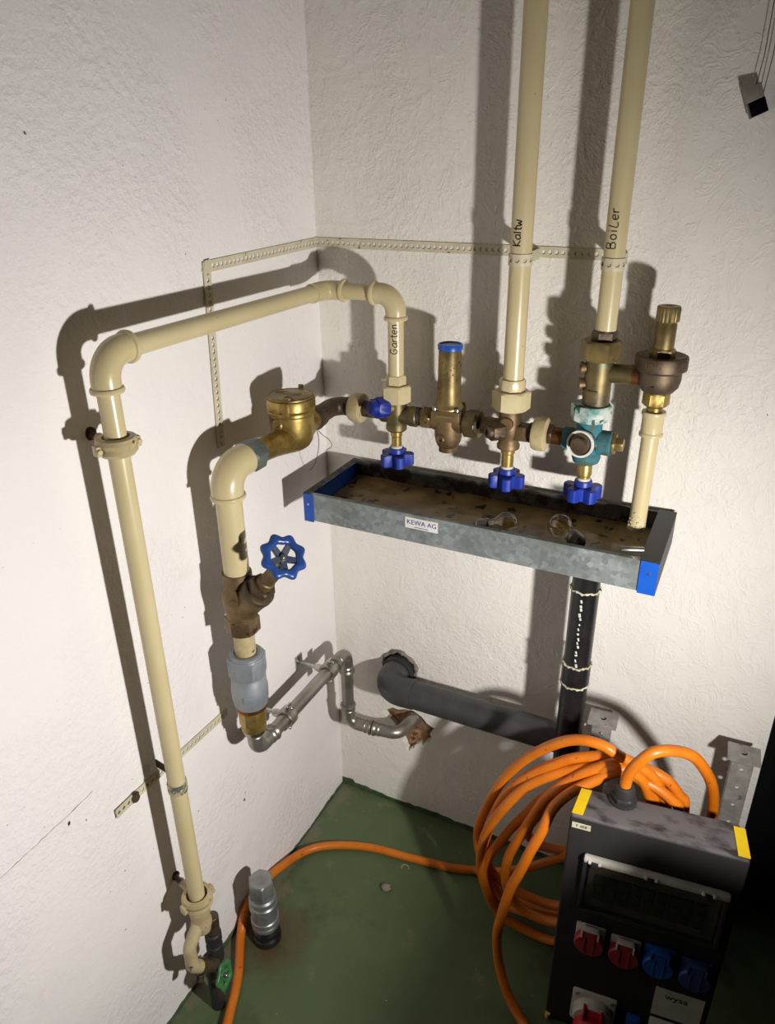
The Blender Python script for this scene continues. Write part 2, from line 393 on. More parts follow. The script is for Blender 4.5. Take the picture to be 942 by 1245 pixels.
def text_mesh(name, text, size, M, mat, parent, depth=.0003, label=None, align='CENTER'):
    cu = bpy.data.curves.new(name, 'FONT'); cu.body = text; cu.size = size; cu.extrude = depth; cu.align_x = align; cu.align_y = 'CENTER'
    tmp = bpy.data.objects.new(name, cu); col.objects.link(tmp)
    dg = bpy.context.evaluated_depsgraph_get(); me = bpy.data.meshes.new_from_object(tmp.evaluated_get(dg))
    bpy.data.objects.remove(tmp); bpy.data.curves.remove(cu)
    T = Matrix.Translation(-parent_loc(parent)) @ M; me.transform(T); me.materials.clear(); me.materials.append(mat)
    ob = bpy.data.objects.new(name, me); col.objects.link(ob); ob.parent = parent
    if label: ob['label'] = label
    return ob
def axes(o, x, y):
    x = Vector(x).normalized(); y = Vector(y).normalized(); z = x.cross(y)
    M = Matrix((x, y, z)).transposed().to_4x4(); M.translation = Vector(o); return M

# ================================================================== THE SETTING
XE = .932            # where the back wall ends beside the dark door
def boxmesh(name, lo, hi, mat):
    m = MB(); m.box([(a+b)/2 for a, b in zip(lo, hi)], [b-a for a, b in zip(lo, hi)])
    return struct(m.build(name, mat, None, smooth=0))
boxmesh('floor', (-.15, -2.6, -.1), (2.6, .2, 0), FLOOR)
boxmesh('wall_left', (-.15, -2.6, 0), (0, .2, 2.4), WALL_L)
# back wall with the broken patch and the pipe hole cut out of it
wb = boxmesh('wall_back', (0, 0, 0), (XE, .2, 2.4), WALL_B)
def cut(ob, mb):
    c = mb.build('cutter', WALL_B, None, smooth=0)
    md = ob.modifiers.new('cut', 'BOOLEAN'); md.object = c; md.operation = 'DIFFERENCE'; md.solver = 'EXACT'
    dg = bpy.context.evaluated_depsgraph_get(); me = bpy.data.meshes.new_from_object(ob.evaluated_get(dg))
    ob.modifiers.clear(); ob.data = me; bpy.data.objects.remove(c)
PATCH = [(.122, .283), (.135, .268), (.143, .272), (.158, .258), (.165, .240), (.172, .236), (.176, .214), (.184, .205), (.187, .190), (.193, .186),
         (.199, .197), (.207, .199), (.210, .212), (.222, .222), (.231, .219), (.237, .233), (.246, .236), (.252, .252), (.249, .264), (.257, .270), (.260, .282),
         (.240, .291), (.226, .306), (.205, .316), (.180, .312), (.165, .305), (.150, .306), (.137, .296)]
cut(wb, MB().prism([(a, b) for a, b in PATCH], (0, 0, 0), (0, -1, 0), -.018, .02, u=(1, 0, 0)))
hole = [(.171+.040*math.cos(a)*(1+.05*math.sin(5*a)), .434+.040*math.sin(a)*(1+.06*math.sin(3*a+1))) for a in [2*PI*k/26 for k in range(26)]]
cut(wb, MB().prism(hole, (0, 0, 0), (0, -1, 0), -.05, .02, u=(1, 0, 0)))
# masonry seen at the bottom of the broken patch
m = MB(); n = len(PATCH); cx = sum(a for a, b in PATCH)/n; cz = sum(b for a, b in PATCH)/n
rings = []
for k, q in enumerate((1.02, .8, .55, .3)):
    rings.append([Vector((cx+(a-cx)*q, .014 + [.003, -.002, -.005, -.006][k] + .004*noise.noise(Vector((a*90, b*90, k))), cz+(b-cz)*q)) for a, b in PATCH])
vs = sum(rings, []) + [Vector((cx, .008, cz))]; fs = []
for j in range(3):
    for i in range(n): fs.append((j*n+i, j*n+(i+1) % n, (j+1)*n+(i+1) % n, (j+1)*n+i))
for i in range(n): fs.append((3*n+i, 3*n+(i+1) % n, 4*n))
m.add(vs, fs).build('exposed_masonry', BRICK, wb, smooth=0, label='brown masonry exposed in a broken patch')
# dark door beyond the end of the wall
dr = boxmesh('door_1', (XE, .07, 0), (1.80, .11, 2.05), DOORM)
MB().cyl((1.72, .07, 1.05), (0, -1, 0), .011, 0, .05).tube(bend([(1.72, .02, 1.05), (1.72, .0, 1.05), (1.60, .0, 1.05)], .012), .009).build('door_handle', ZINC, dr)
boxmesh('wall_back_2', (1.80, 0, 0), (2.6, .2, 2.4), WALL_B)
boxmesh('wall_back_3', (XE, 0, 2.05), (1.80, .2, 2.4), WALL_B)
# painted green edge that climbs the foot of the walls
def skirt(name, p0, p1, nrm, n, hfun):
    p0 = Vector(p0); p1 = Vector(p1); nv = Vector(nrm); vs = []; fs = []
    for i in range(n+1):
        q = p0.lerp(p1, i/n); h = hfun(i/n)
        vs += [q, q+nv*.0028, q+nv*.0022+Vector((0, 0, h)), q+Vector((0, 0, h+.0006))]
    for i in range(n):
        a = 4*i; b = a+4
        fs += [(a+1, b+1, b+2, a+2), (a+2, b+2, b+3, a+3), (a, a+3, b+3, b), (a, b, b+1, a+1)]
    fs += [(0, 1, 2, 3), (4*n, 4*n+3, 4*n+2, 4*n+1)]
    return struct(MB().add(vs, fs).build(name, GREENEDGE, None, smooth=0))
skirt('baseboard_back', (0, 0, 0), (XE, 0, 0), (0, -1, 0), 150, lambda t: .013 + .006*noise.noise(Vector((t*9, 1, 0))) + .004*noise.noise(Vector((t*60, 2, 0))) + (.008 if t < .04 else 0))
skirt('baseboard_left', (0, -1.5, 0), (0, -.003, 0), (1, 0, 0), 260, lambda t: max(.001, .006 + .010*noise.noise(Vector((t*14, 5, 0))) + .006*noise.noise(Vector((t*80, 7, 0)))))

# ================================================================== PIPES ON THE LEFT WALL
YV = -.085; ZR = 1.077                    # the valve row: distance from the back wall, height
GX, GY, GZ = .069, -.622, 1.29            # garden pipe
Rg = .0142
# ---- garden pipe
gp = thing('garden_pipe', (GX, GY, .31), 'long cream painted pipe with handwritten Garten running round the corner', 'pipe')
MB().tube([(GX, GY, .315), (GX, GY, 1.252)], Rg, 32).build('pipe', CREAM, gp)
MB().tube([(GX, GY+.035, GZ), (GX, YV-.03, GZ)], Rg, 32).build('pipe', CREAM, gp)
MB().tube([(GX+.03, YV, GZ), (.172, YV, GZ)], Rg, 32).build('pipe', CREAM, gp)
MB().tube([(.207, YV, 1.256), (.207, YV, 1.14)], Rg, 32).build('pipe', CREAM, gp)
def elbow(a, b, c, r, rad, parent, bead=(1, 1), mat=CREAM, extra=.0032, name='elbow'):
    mb = MB(); pts = bend([a, b, c], rad, 14); mb.tube(pts, r, 32)
    a, b, c = Vector(a), Vector(b), Vector(c)
    for on, e, d in ((bead[0], a, (b-a).normalized()), (bead[1], c, (b-c).normalized())):
        if on: mb.lathe(e, d, [(r-.002, -.001), (r+extra*.7, -.0005), (r+extra, .0025), (r+extra*.7, .0055), (r-.001, .0075)], 32)
    return mb.build(name, mat, parent)
elbow((GX, GY, 1.243), (GX, GY, GZ), (GX, GY+.047, GZ), .0185, .034, gp)
elbow((GX, YV-.05, GZ), (GX, YV, GZ), (GX+.038, YV, GZ), .0168, .022, gp, (0, 1))
elbow((.163, YV, GZ), (.207, YV, GZ), (.207, YV, 1.247), .0182, .030, gp)
MB().hexa((.207, YV, 0), (0, 0, 1), .0185, 1.128, 1.149).build('hex_collar', CREAM, gp)
MB().hexa((.207, YV, 0), (0, 0, 1), .0285, 1.099, 1.131, phase=.05).build('union_nut', CREAM, gp)
handwriting('Garten', (.207, YV), Rg, 1.190, .0135, -1.33, gp, .0008)

def ring_clamp(center, r, wall_pt, mat, label, tall=.026, flare=True, group=None):
    c = Vector(center); wp = Vector(wall_pt); t = thing('pipe_clamp', c, label, 'pipe clamp', group)
    h = tall/2
    prof = [(r+.0015, -h), (r+.0075, -h+.002), (r+.0115, -h*.45), (r+.0095, 0), (r+.0125, h*.5), (r+.0105, h-.001), (r+.0035, h)]
    mb = MB(); mb.lathe(c, (0, 0, 1), prof+[(r+.0028, h-.003), (r+.0012, -h+.003), (r+.0012, -h)], 36, caps=False)
    mb.build('ring', mat, t)
    d = (wp-c); d.z = 0; dn = d.normalized()
    q = MB(); q.cyl(c+dn*(r+.006), d, .0068, 0, (d.length-r-.006)*.55); q.build('stem', mat, t)
    q = MB(); q.cyl(c+dn*(r+.006), d, .0048, (d.length-r-.006)*.45, d.length-r-.0065); q.lathe(wp, -dn, [(.0095, 0), (.0095, .001), (.006, .0026)], 20); q.build('wall_screw', BROWN, t)
    side = Vector((0, 0, 1)).cross(dn)
    for s in (-1, 1):
        MB().box(c+side*s*(r+.0135), (.007, .012, tall*.55), Matrix((side, dn, Vector((0, 0, 1)))).transposed(), .0012).cyl(c+side*s*(r+.0135)-dn*.005, -dn, .0038, 0, .004, 12).build('lug', mat, t)
    return t
ring_clamp((GX, GY, 1.172), Rg, (0, GY+.02, 1.172), CREAM_WORN, 'cream painted ring clamp high on the garden pipe below its elbow')
ring_clamp((GX, GY, .318), Rg+.001, (0, GY+.02, .318), CREAM_WORN, 'cream painted ring clamp low on the garden pipe above the green handwheel', .03)
# worn metal band on the garden pipe
bc = thing('band_clamp', (GX, GY, .588), 'worn galvanised band clamp with flaking paint on the garden pipe', 'pipe clamp')
strip(MB(), lambda s, t, h: Vector((GX+(Rg+.0006+h)*math.cos(s/Rg), GY+(Rg+.0006+h)*math.sin(s/Rg), .588+t)), 2*PI*Rg, .019, .011, .0026).build('band', speckled('flaking_paint', srgb(196, 182, 144), srgb(104, 104, 100), .5, .2, scale=60, lo=.45, hi=.55), bc)
MB().box((GX-.038, GY+.017, .592), (.05, .0016, .016), Matrix.Rotation(-.15, 3, 'Z')).build('tab', BROWN, bc)
MB().cyl((GX-.022, GY+.011, .59), (0, -1, .1), .005, 0, .006, 6).build('bolt', BROWN, bc)

# ---- drain valve at the foot of the garden pipe
dv = thing('drain_valve', (GX, GY, 0), 'drain tee with small green handwheel at the foot of the garden pipe', 'valve')
b = MB(); b.lathe((GX, GY, 0), (0, 0, 1), [(.0125, .238), (.0150, .240), (.0160, .247), (.0185, .254), (.019, .262), (.017, .270), (.0185, .285), (.0185, .300), (.015, .306)], 28)
b.tube(bend([(GX, GY-.004, .268), (GX, GY-.038, .235), (GX+.002, GY-.04, .19), (GX+.006, GY-.018, .162)], [.018, .02]), .0118, 24).build('tee', CREAM_WORN, dv)
MB().tube([(GX+.004, GY-.026, .172), (GX+.010, GY+.004, .142)], .0135, 20).cyl((GX+.005, GY-.03, .155), (.2, -.4, -1), .008, 0, .012, 12).build('elbow', BROWN, dv)
MB().cyl((GX+.002, GY+.010, 0), (0, .06, 1), .0118, .195, .246, 24).build('nipple', BROWN, dv)
MB().lathe((GX+.003, GY+.013, 0), (0, .03, 1), [(.0125, .135), (.0155, .138), (.0155, .175), (.0135, .178), (.0135, .186), (.0155, .189), (.0155, .206), (.0125, .209)], 24).build('black_sleeve', BLACKRUB, dv)
MB().lathe((GX-.004, GY+.010, 0), (0, 0, 1), [(.013, 0), (.013, .10), (.0165, .104), (.0165, .140), (.013, .145)], 24).build('valve_body', DARKPL, dv)
def handwheel(o, ax, R_, lobes, spokes, rim, mat, parent, name='handwheel', wave=.07, dish=.004, hub=.009, squash=.75, sp_r=None, sp_mat=None, phase=0):
    u, v, n_ = frame(ax); o = Vector(o); mb = MB(); N = lobes*8; S = 12; vs = []; fs = []
    for i in range(N):
        a = 2*PI*i/N; rr = R_*(1+wave*math.cos(lobes*a)) - rim; d = u*math.cos(a)+v*math.sin(a)
        for k in range(S):
            q = 2*PI*k/S; vs.append(o + d*(rr+rim*math.cos(q)*(1+.18*math.cos(lobes*a))) + n_*rim*squash*math.sin(q))
    for i in range(N):
        for k in range(S): fs.append((i*S+k, i*S+(k+1) % S, ((i+1) % N)*S+(k+1) % S, ((i+1) % N)*S+k))
    mb.add(vs, fs); wheel = mb.build(name, mat, parent, 50)
    sp = MB()
    for k in range(spokes):
        a = 2*PI*k/spokes + phase; d = u*math.cos(a)+v*math.sin(a); e = n_.cross(d)
        L_ = R_ - rim*1.2; w0, w1 = (sp_r or .0045)*1.25, (sp_r or .0045)*.95
        vs = []
        for q, ww in ((.002, w0), (L_, w1)):
            for sx, sz in ((-1, -1), (1, -1), (.75, 1), (-.75, 1)): vs.append(o + d*q + e*ww*sx + n_*(.0025*sz - (dish if q < .01 else 0)))
        sp.add(vs, [(0, 1, 2, 3), (4, 7, 6, 5), (0, 4, 5, 1), (1, 5, 6, 2), (2, 6, 7, 3), (3, 7, 4, 0)])
    sp.lathe(o - n_*dish, n_, [(hub, -.008), (hub, .002), (hub*.8, .004)], 20)
    sp.build('spokes', sp_mat or mat, wheel)
    MB().hexa(o-n_*dish, n_, hub*.62, .003, .0085, phase=.3, ch=.0008).cyl(o-n_*dish, n_, hub*.33, .008, .011, 12).build('nut', ZINC, wheel)
    return wheel
handwheel((GX+.030, GY+.004, .122), (.92, .18, .2), .0255, 5, 4, .0058, GREENWHEEL, dv, wave=.06)
MB().tube([(GX+.002, GY+.008, .118), (GX+.028, GY+.0045, .121)], .006, 12).build('stem', BROWN, dv)

# ---- perforated straps
ps = thing('perforated_strap', (0, 0, 1.36), 'cream painted perforated steel strap bent along both walls behind the pipes', 'strap')
mb = MB()
strip(mb, lambda s, t, h: Vector((s, -.0009-h, 1.361+t-.004*s)), .552, .0175)
mb.build('strap_run', STRAPM, ps, smooth=20)
mb = MB(); strip(mb, lambda s, t, h: Vector((.0009+h, -s, 1.361+t-.02*s)), .327, .0175); mb.build('strap_run', STRAPM, ps, smooth=20)
mb = MB(); strip(mb, lambda s, t, h: Vector((.0021+h, -.327+t-.013*s/.29, 1.362-s)), .296, .0175); mb.build('strap_run', STRAPM, ps, smooth=20)
MB().prism([(-.011, -.006), (-.004, .009), (.009, .010), (.009, -.008), (-.006, -.012)], (0, -.327, 1.355), (1, 0, 0), .001, .0042, u=(0, 1, 0)).build('corner_fold', STRAPM, ps)
pl = thing('perforated_strap', (0, -.55, .56), 'short loose perforated strap low on the left wall behind the garden pipe', 'strap')
mb = MB(); strip(mb, lambda s, t, h: Vector((.0016+h+(.003*max(0, s-.235)/.05), -.41-s, .553+.012*s/.28+t)), .286, .0175, .0112, .0034); mb.build('strap_run', STRAPM, pl, smooth=20)
MB().hexa((0, -.655, .563), (1, 0, 0), .008, .002, .009).lathe((0, -.655, .563), (1, 0, 0), [(.0105, .001), (.0105, .0035)], 18).build('bolt', BROWN, pl)

# ---- supply pipe below the water meter
SX, SY = .078, -.428; Rs = .0212
sp_ = thing('supply_pipe', (SX, SY, .885), 'thick cream painted pipe with elbow leading into the brass water meter', 'pipe')
MB().tube([(SX, SY, .872), (SX, SY, 1.03)], Rs, 36).build('pipe', CREAM, sp_)
elbow((SX, SY, 1.022), (SX, SY, 1.069), (SX, SY+.05, 1.069), .0255, .036, sp_, (1, 0))
MB().tube([(SX+Rs-.0012+.0003*k*0, SY-.0085+.0011*k, .952+.006*math.sin(k*1.7)) for k in range(3)], .0018, 8, flat=.5).build('paint_chip', BROWN, sp_)
MB().hexa((SX, SY+.052, 1.069), (0, 1, 0), .0275, 0, .032, phase=.3).lathe((SX, SY+.052, 1.069), (0, 1, 0), [(.02, -.006), (.0235, -.005), (.0235, 0.002)], 28).build('meter_nut', GREYNUT, sp_)

# ---- slanted seat valve with blue handwheel
sv = thing('slanted_valve', (SX, SY, .775), 'bronze slanted seat valve with spoked blue handwheel on the supply pipe', 'valve')
b = MB(); b.lathe((SX, SY, 0), (0, 0, 1), [(.022, .796), (.025, .80), (.0262, .815), (.029, .832), (.0295, .845), (.0275, .858), (.025, .866), (.025, .884), (.0245, .888), (.021, .888)], 36)
b.hexa((SX, SY, 0), (0, 0, 1), .0305, .772, .803, phase=.5)
AX = Vector((.64, -.03, .768)).normalized(); OV = Vector((SX, SY, .812))
b.lathe(OV, AX, [(.0235, .0), (.0245, .03), (.0255, .046), (.0265, .05), (.0265, .060)], 36)
b.build('valve_body', BRONZE, sv)
MB().lathe(OV, AX, [(.0275, .058), (.0285, .060), (.0285, .068), (.0265, .071), (.023, .072)], 36).hexa(OV, AX, .0235, .070, .086, phase=.4).build('bonnet', BROWN, sv)
MB().lathe(OV, AX, [(.0145, .084), (.0145, .098), (.0125, .10), (.0125, .128), (.0105, .132)], 28).build('gland', BRONZE, sv)
MB().tube([OV+AX*.126, OV+AX*.153+Vector((.002, -.002, .010))], .0055, 16).build('stem', GOLD, sv)
handwheel(OV+AX*.155+Vector((.002, -.002, .011)), (AX+Vector((.12, -.30, .02))).normalized(), .0365, 8, 5, .0078, BLUEIRON, sv, wave=.055, dish=.006, sp_r=.0052, sp_mat=speckled('worn_blue_spokes', srgb(66, 78, 108), srgb(78, 80, 86), .45, .2, scale=30), phase=.35)
MB().hexa(OV+Vector((.008, -.022, .030)), (.3, -1, .2), .0075, 0, .009).build('plug', BRONZE, sv)

# ---- pipe stub, grey coupling, brass adapter
cp = thing('pipe_coupling', (SX, SY, .556), 'grey compression coupling under a short cream pipe stub', 'coupling')
MB().tube([(SX, SY, .70), (SX, SY, .776)], .0185, 32).build('pipe_stub', CREAM_WORN, cp)
MB().lathe((SX, SY, 0), (0, 0, 1), [(.0195, .722), (.0205, .727), (.026, .7275), (.0295, .725), (.031, .718)], 32, caps=False).hexa((SX, SY, 0), (0, 0, 1), .0345, .682, .722, 8, phase=.1).build('top_nut', GREYSTEEL, cp)
MB().lathe((SX, SY, 0), (0, 0, 1), [(.029, .616), (.0305, .619), (.0305, .628), (.0325, .632), (.033, .655), (.0312, .660), (.0312, .674), (.0300, .676), (.0300, .684)], 36).box((SX+.016, SY-.027, .645), (.016, .005, .014), Matrix.Rotation(.53, 3, 'Z'), .001).build('coupling_body', GREYSTEEL, cp)
MB().lathe((SX, SY, 0), (0, 0, 1), [(.024, .606), (.0285, .608), (.0285, .617), (.024, .619)], 32).build('seal', COPPER, cp)
MB().hexa((SX, SY, 0), (0, 0, 1), .0255, .572, .608, 8, phase=.1).lathe((SX, SY, 0), (0, 0, 1), [(.019, .556), (.023, .559), (.023, .573)], 30).build('brass_adapter', GOLD, cp)

# ---- stainless press pipe
ZS = .503; ss = thing('steel_pipe', (SX, SY, .5), 'stainless steel press pipe along the left wall ending in a broken wall patch', 'pipe')
Rp = .0138
path = [(SX, SY, .562), (SX, SY, ZS), (SX, -.087, ZS), (SX, -.087, .304), (.198, -.072, .302), (.207, .03, .292)]
MB().tube([(SX, SY+.045, ZS), (SX, -.125, ZS)], Rp, 28).build('pipe', STEEL, ss)
MB().tube([(SX, -.087, .46), (SX, -.087, .345)], Rp, 28).build('pipe', STEEL, ss)
def press_elbow(a, b, c, rad):
    mb = MB(); mb.tube(bend([a, b, c], rad, 12), .0148, 28)
    a, b, c = Vector(a), Vector(b), Vector(c)
    for e, d in ((a, (b-a).normalized()), (c, (b-c).normalized())):
        mb.lathe(e, d, [(.0142, -.0005), (.0172, .0005), (.0182, .0035), (.0172, .0065), (.0156, .009), (.0156, .014), (.0166, .0155), (.0156, .0175), (.0146, .019)], 28)
    return mb.build('elbow', STEEL, ss)
press_elbow((SX, SY, .558), (SX, SY, ZS), (SX, SY+.058, ZS), .026)
press_elbow((SX, -.142, ZS), (SX, -.087, ZS), (SX, -.087, .448), .024)
press_elbow((SX, -.087, .358), (SX, -.087, .304), (.137, -.081, .303), .026)
press_elbow((.139, -.081, .303), (.200, -.072, .302), (.207, .014, .292), .026)
MB().lathe((SX, SY, 0), (0, 0, 1), [(.017, .549), (.0205, .551), (.0205, .559), (.017, .561)], 28).build('press_ring', ZINC, ss)
def half_clamp(y, label, ztop):
    t = thing('pipe_clamp', (SX, y, ZS), label, 'pipe clamp', 'clamps on the steel pipe')
    mb = MB(); mb.lathe((SX, y, ZS), (0, 1, 0), [(.0148, -.011), (.0185, -.011), (.0195, -.009), (.0195, .009), (.0185, .011), (.0148, .011)], 32, caps=False); mb.build('ring', STEEL, t)
    MB().lathe((SX, y, ZS), (0, 1, 0), [(.0139, -.0095), (.0152, -.0095), (.0152, .0095), (.0139, .0095)], 32, caps=False).build('rubber_lining', BLACKRUB, t)
    for s in (-1, 1):
        MB().box((SX+s*.004, y, ZS+s*.0245), (.005, .018, .014), None, .001).cyl((SX+s*.004+.002, y, ZS+s*.0255), (1, 0, 0), .0038, -.009, .009, 12).build('lug', ZINC, t)
    MB().cyl((0, y, ZS), (1, 0, 0), .0042, 0, SX-.018, 14).hexa((0, y, ZS), (1, 0, 0), .0085, SX-.032, SX-.018).build('threaded_rod', ZINC, t)
    MB().box((.002, y, ZS), (.004, .024, .036), None, .0008).build('base_plate', ZINC, t)
half_clamp(-.325, 'steel clamp on the steel pipe near the grey coupling', 0)
half_clamp(-.163, 'steel clamp on the steel pipe near the wall corner', 0)

# ================================================================== WATER METER AND VALVE ROW
wm = thing('water_meter', (SX, -.235, 1.04), 'round brass water meter with hinged lid by the wall corner', 'water meter')
MY = -.236; ZM = 1.069
b = MB()
b.lathe((SX, MY, 0), (0, 0, 1), [(.006, 1.037), (.018, 1.039), (.028, 1.046), (.0345, 1.056), (.0375, 1.07), (.0385, 1.085), (.0395, 1.10), (.0395, 1.108)], 44)
b.lathe((SX, SY+.080, ZM), (0, 1, -.07), [(.0195, 0), (.0195, .015), (.0200, .030), (.0205, .05), (.0225, .07), (.0250, .09), (.027, .105)], 36)
b.lathe((SX, MY+.02, ZM+.004), (0, 1, 0), [(.030, 0), (.025, .02), (.0195, .035), (.0185, .05)], 32)
b.build('meter_body', GOLD, wm, 40)
MB().lathe((SX, MY, 0), (0, 0, 1), [(.0395, 1.104), (.0415, 1.107), (.0415, 1.111), (.0405, 1.113), (.0425, 1.116), (.0425, 1.131), (.0415, 1.133), (.038, 1.133)], 48).build('register_ring', GOLD, wm)
lid = MB().lathe((SX, MY, 0), (0, 0, 1), [(.0395, 1.1325), (.0405, 1.134), (.0402, 1.1365), (.037, 1.1385), (.0365, 1.1378), (.012, 1.1392), (.001, 1.1395)], 48).build('lid', BRASS, wm)
for k, (a, b2) in enumerate(((-.018, .012), (-.022, .004), (-.02, -.004), (-.012, -.012))):
    pass
MB().box((SX-.004, MY+.010, 1.1388), (.040, .0014, .0012)).box((SX-.004, MY+.004, 1.139), (.048, .0014, .0012)).box((SX-.004, MY-.002, 1.1392), (.048, .0014, .0012)).box((SX, MY-.008, 1.139), (.03, .0014, .0012)).build('raised_lettering', BRASS, lid)
MB().lathe((SX+.0125, MY-.026, 0), (0, 0, 1), [(.0085, 1.1375), (.0085, 1.1395), (.0065, 1.1405), (.006, 1.1395)], 20).build('lid_boss', BRASS, lid)
MB().box((SX+.0165, MY-.0405, 1.123), (.011, .010, .022), Matrix.Rotation(.38, 3, 'Z'), .0012).build('lid_catch', GOLD, wm)
MB().box((SX-.005, MY+.042, 1.137), (.008, .006, .014), None, .001).build('hinge', BRASS, wm)
MB().lathe((SX-.004, MY-.036, 1.0925), (.05, -1, .1), [(.0100, -.006), (.0100, .004), (.0078, .006), (.0078, .0045), (.0042, .0045), (.004, -.001)], 24).build('plug', BRASS, wm)
MB().sphere((SX+.012, MY+.022, 1.042), .004).build('boss', GOLD, wm)

ce = thing('corner_connector', (SX, YV, ZR), 'brown bronze elbow and cream union between water meter and first valve', 'pipe fitting')
mb = MB(); mb.tube(bend([(SX, MY+.062, ZM+.004), (SX, YV-.001, ZR), (.112, YV, ZR)], .026, 12), .0175, 28)
mb.lathe((SX, MY+.066, ZM+.004), (0, 1, 0), [(.0175, 0), (.0215, .001), (.0225, .007), (.0215, .013), (.0195, .015), (.0205, .022), (.0195, .028), (.017, .03)], 28); mb.build('elbow', BROWN, ce)
MB().cyl((.104, YV, ZR), (1, 0, 0), .0185, 0, .012).build('dark_seal', BLACKRUB, ce)
MB().lathe((.113, YV, ZR), (1, 0, 0), [(.0195, 0), (.0255, .0015), (.0276, .006), (.0278, .016), (.0279, .019), (.0272, .024), (.0235, .0265), (.0185, .027)], 36).build('union_ring', CREAM_WORN, ce)
MB().cyl((.138, YV, ZR), (1, 0, 0), .0152, 0, .045).build('nipple', BROWN, ce)
MB().hexa((.154, YV, ZR+.003), (1, 0, 0), .0195, 0, .014).build('nut', BROWN, ce)

def star_knob(x, z0, parent, ph):
    """five lobed blue plastic knob under a valve; z0 = top of its hub"""
    N = 60; pts = []
    for i in range(N):
        a = 2*PI*i/N; c = (a*5/(2*PI)) % 1; d = min(c, 1-c)
        k = 1.0-.10*(d/.24)**4 if d < .24 else (.60 if d > .36 else .90-.30*(d-.24)/.12)
        pts.append((a+ph, .0328*k))
    mb = MB(); prof = [(.94, z0-.034), (1.0, z0-.032), (1.0, z0-.0115), (.93, z0-.0100)]; vs = []; fs = []
    for k, z in prof:
        for a, r in pts: vs.append(Vector((x+r*k*math.cos(a), YV+r*k*math.sin(a), z)))
    for j in range(3):
        for i in range(N): fs.append((j*N+i, j*N+(i+1) % N, (j+1)*N+(i+1) % N, (j+1)*N+i))
    fs += [tuple(reversed(range(N))), tuple(3*N+i for i in range(N))]
    mb.add(vs, fs).lathe((x, YV, 0), (0, 0, 1), [(.0150, z0-.012), (.0150, z0-.002), (.0140, z0)], 28)
    k = mb.build('star_knob', BLUEP, parent, 30)
    MB().lathe((x, YV, 0), (0, 0, 1), [(.0112, z0-.001), (.0112, z0+.004), (.010, z0+.005)], 24).build('white_collar', LGREY, k)

# ---- first stop valve (blue cap)
v1 = thing('stop_valve', (.207, YV, 1.0), 'bronze stop valve with blue front cap under the Garten pipe', 'valve')
b = MB(); b.lathe((.207, YV, 0), (0, 0, 1), [(.017, 1.044), (.0195, 1.047), (.0195, 1.055), (.0175, 1.060), (.020, 1.072), (.0215, 1.082), (.0195, 1.092), (.020, 1.102)], 32)
b.lathe((.178, YV, ZR-.002), (1, 0, 0), [(.0165, 0), (.0175, .002), (.0175, .012), (.0165, .03), (.017, .055), (.0185, .060), (.0185, .072), (.0165, .074)], 32)
b.lathe((.207, YV, ZR+.012), (-.55, -.8, .12), [(.015, 0), (.0155, .022), (.0145, .026)], 24)
b.build('valve_body', GREENBRASS, v1)
MB().hexa((.207, YV, ZR+.012), (-.55, -.8, .12), .0195, .02, .044, phase=.1).lathe((.207, YV, ZR+.012), (-.55, -.8, .12), [(.0145, .043), (.0145, .052), (.012, .055), (.006, .0555)], 28).build('blue_cap', BLUEP, v1)
MB().tube([(.207-.03, YV-.0, ZR+.012), (.207-.018, YV-.02, ZR+.02)], .012, 20).build('blue_cover', BLUEP, v1)
MB().lathe((.207, YV, 0), (0, 0, 1), [(.0095, 1.008), (.0095, 1.032), (.0108, 1.034), (.0108, 1.046)], 24).build('spindle', GOLD, v1)
star_knob(.207, 1.010, v1, .35)

# ---- pressure regulator
pr = thing('pressure_regulator', (.31, YV, 1.02), 'tall bronze pressure regulator with blue cap between two valves', 'regulator')
PX = .3105
b = MB(); b.lathe((PX, YV, 0), (0, 0, 1), [(.010, 1.019), (.0165, 1.020), (.0165, 1.028), (.0185, 1.030), (.0225, 1.038), (.0245, 1.048), (.0250, 1.078), (.0250, 1.085)], 36)
b.lathe((.258, YV, ZR), (1, 0, 0), [(.0155, 0), (.0165, .012), (.021, .035), (.021, .07), (.0165, .092), (.0155, .105)], 30)
b.box((PX, YV, 1.0905), (.052, .052, .020), Matrix.Rotation(.12, 3, 'Z'), .002)
b.build('regulator_body', BRONZE, pr)
MB().lathe((PX, YV, 0), (0, 0, 1), [(.0265, 1.1005), (.0265, 1.104), (.0235, 1.108), (.0222, 1.112), (.0215, 1.118), (.0208, 1.126), (.0196, 1.206), (.0188, 1.208)], 36).build('spring_housing', BRASS, pr)
MB().lathe((PX, YV, 0), (0, 0, 1), [(.0196, 1.204), (.0216, 1.2055), (.0216, 1.2125), (.0205, 1.2145), (.0178, 1.2145), (.0172, 1.2125), (.003, 1.2125)], 36).build('blue_cap', BLUECAP, pr)
for sx in (-1, 1):
    for sy in (-1, 1):
        q = Matrix.Rotation(.12, 3, 'Z') @ Vector((sx*.0205, sy*.0205, 0))
        MB().cyl((PX+q.x, YV+q.y, 1.100), (0, 0, 1), .0042, 0, .0065, 14).build('screw', ZINC if sy < 0 else BROWN, pr)
MB().box((PX+.0035, YV-.0265, 1.0915), (.034, .0012, .005), Matrix.Rotation(.12, 3, 'Z')).build('cast_mark', BRASS, pr)
for q in range(7):
    a = -1.9+q*.27
    MB().sphere((PX+.0204*math.cos(a), YV+.0204*math.sin(a), 1.185-.009*(q % 3)-.012*(q % 2)), .0011, 8, 6).build('vent_hole', BLACKRUB, pr)
MB().lathe((PX-.004, YV-.021, 1.048), (-.2, -1, 0), [(.0095, 0), (.0095, .006), (.0075, .008), (.0075, .006), (.004, .006), (.0035, .002)], 22).build('plug', BRONZE, pr)
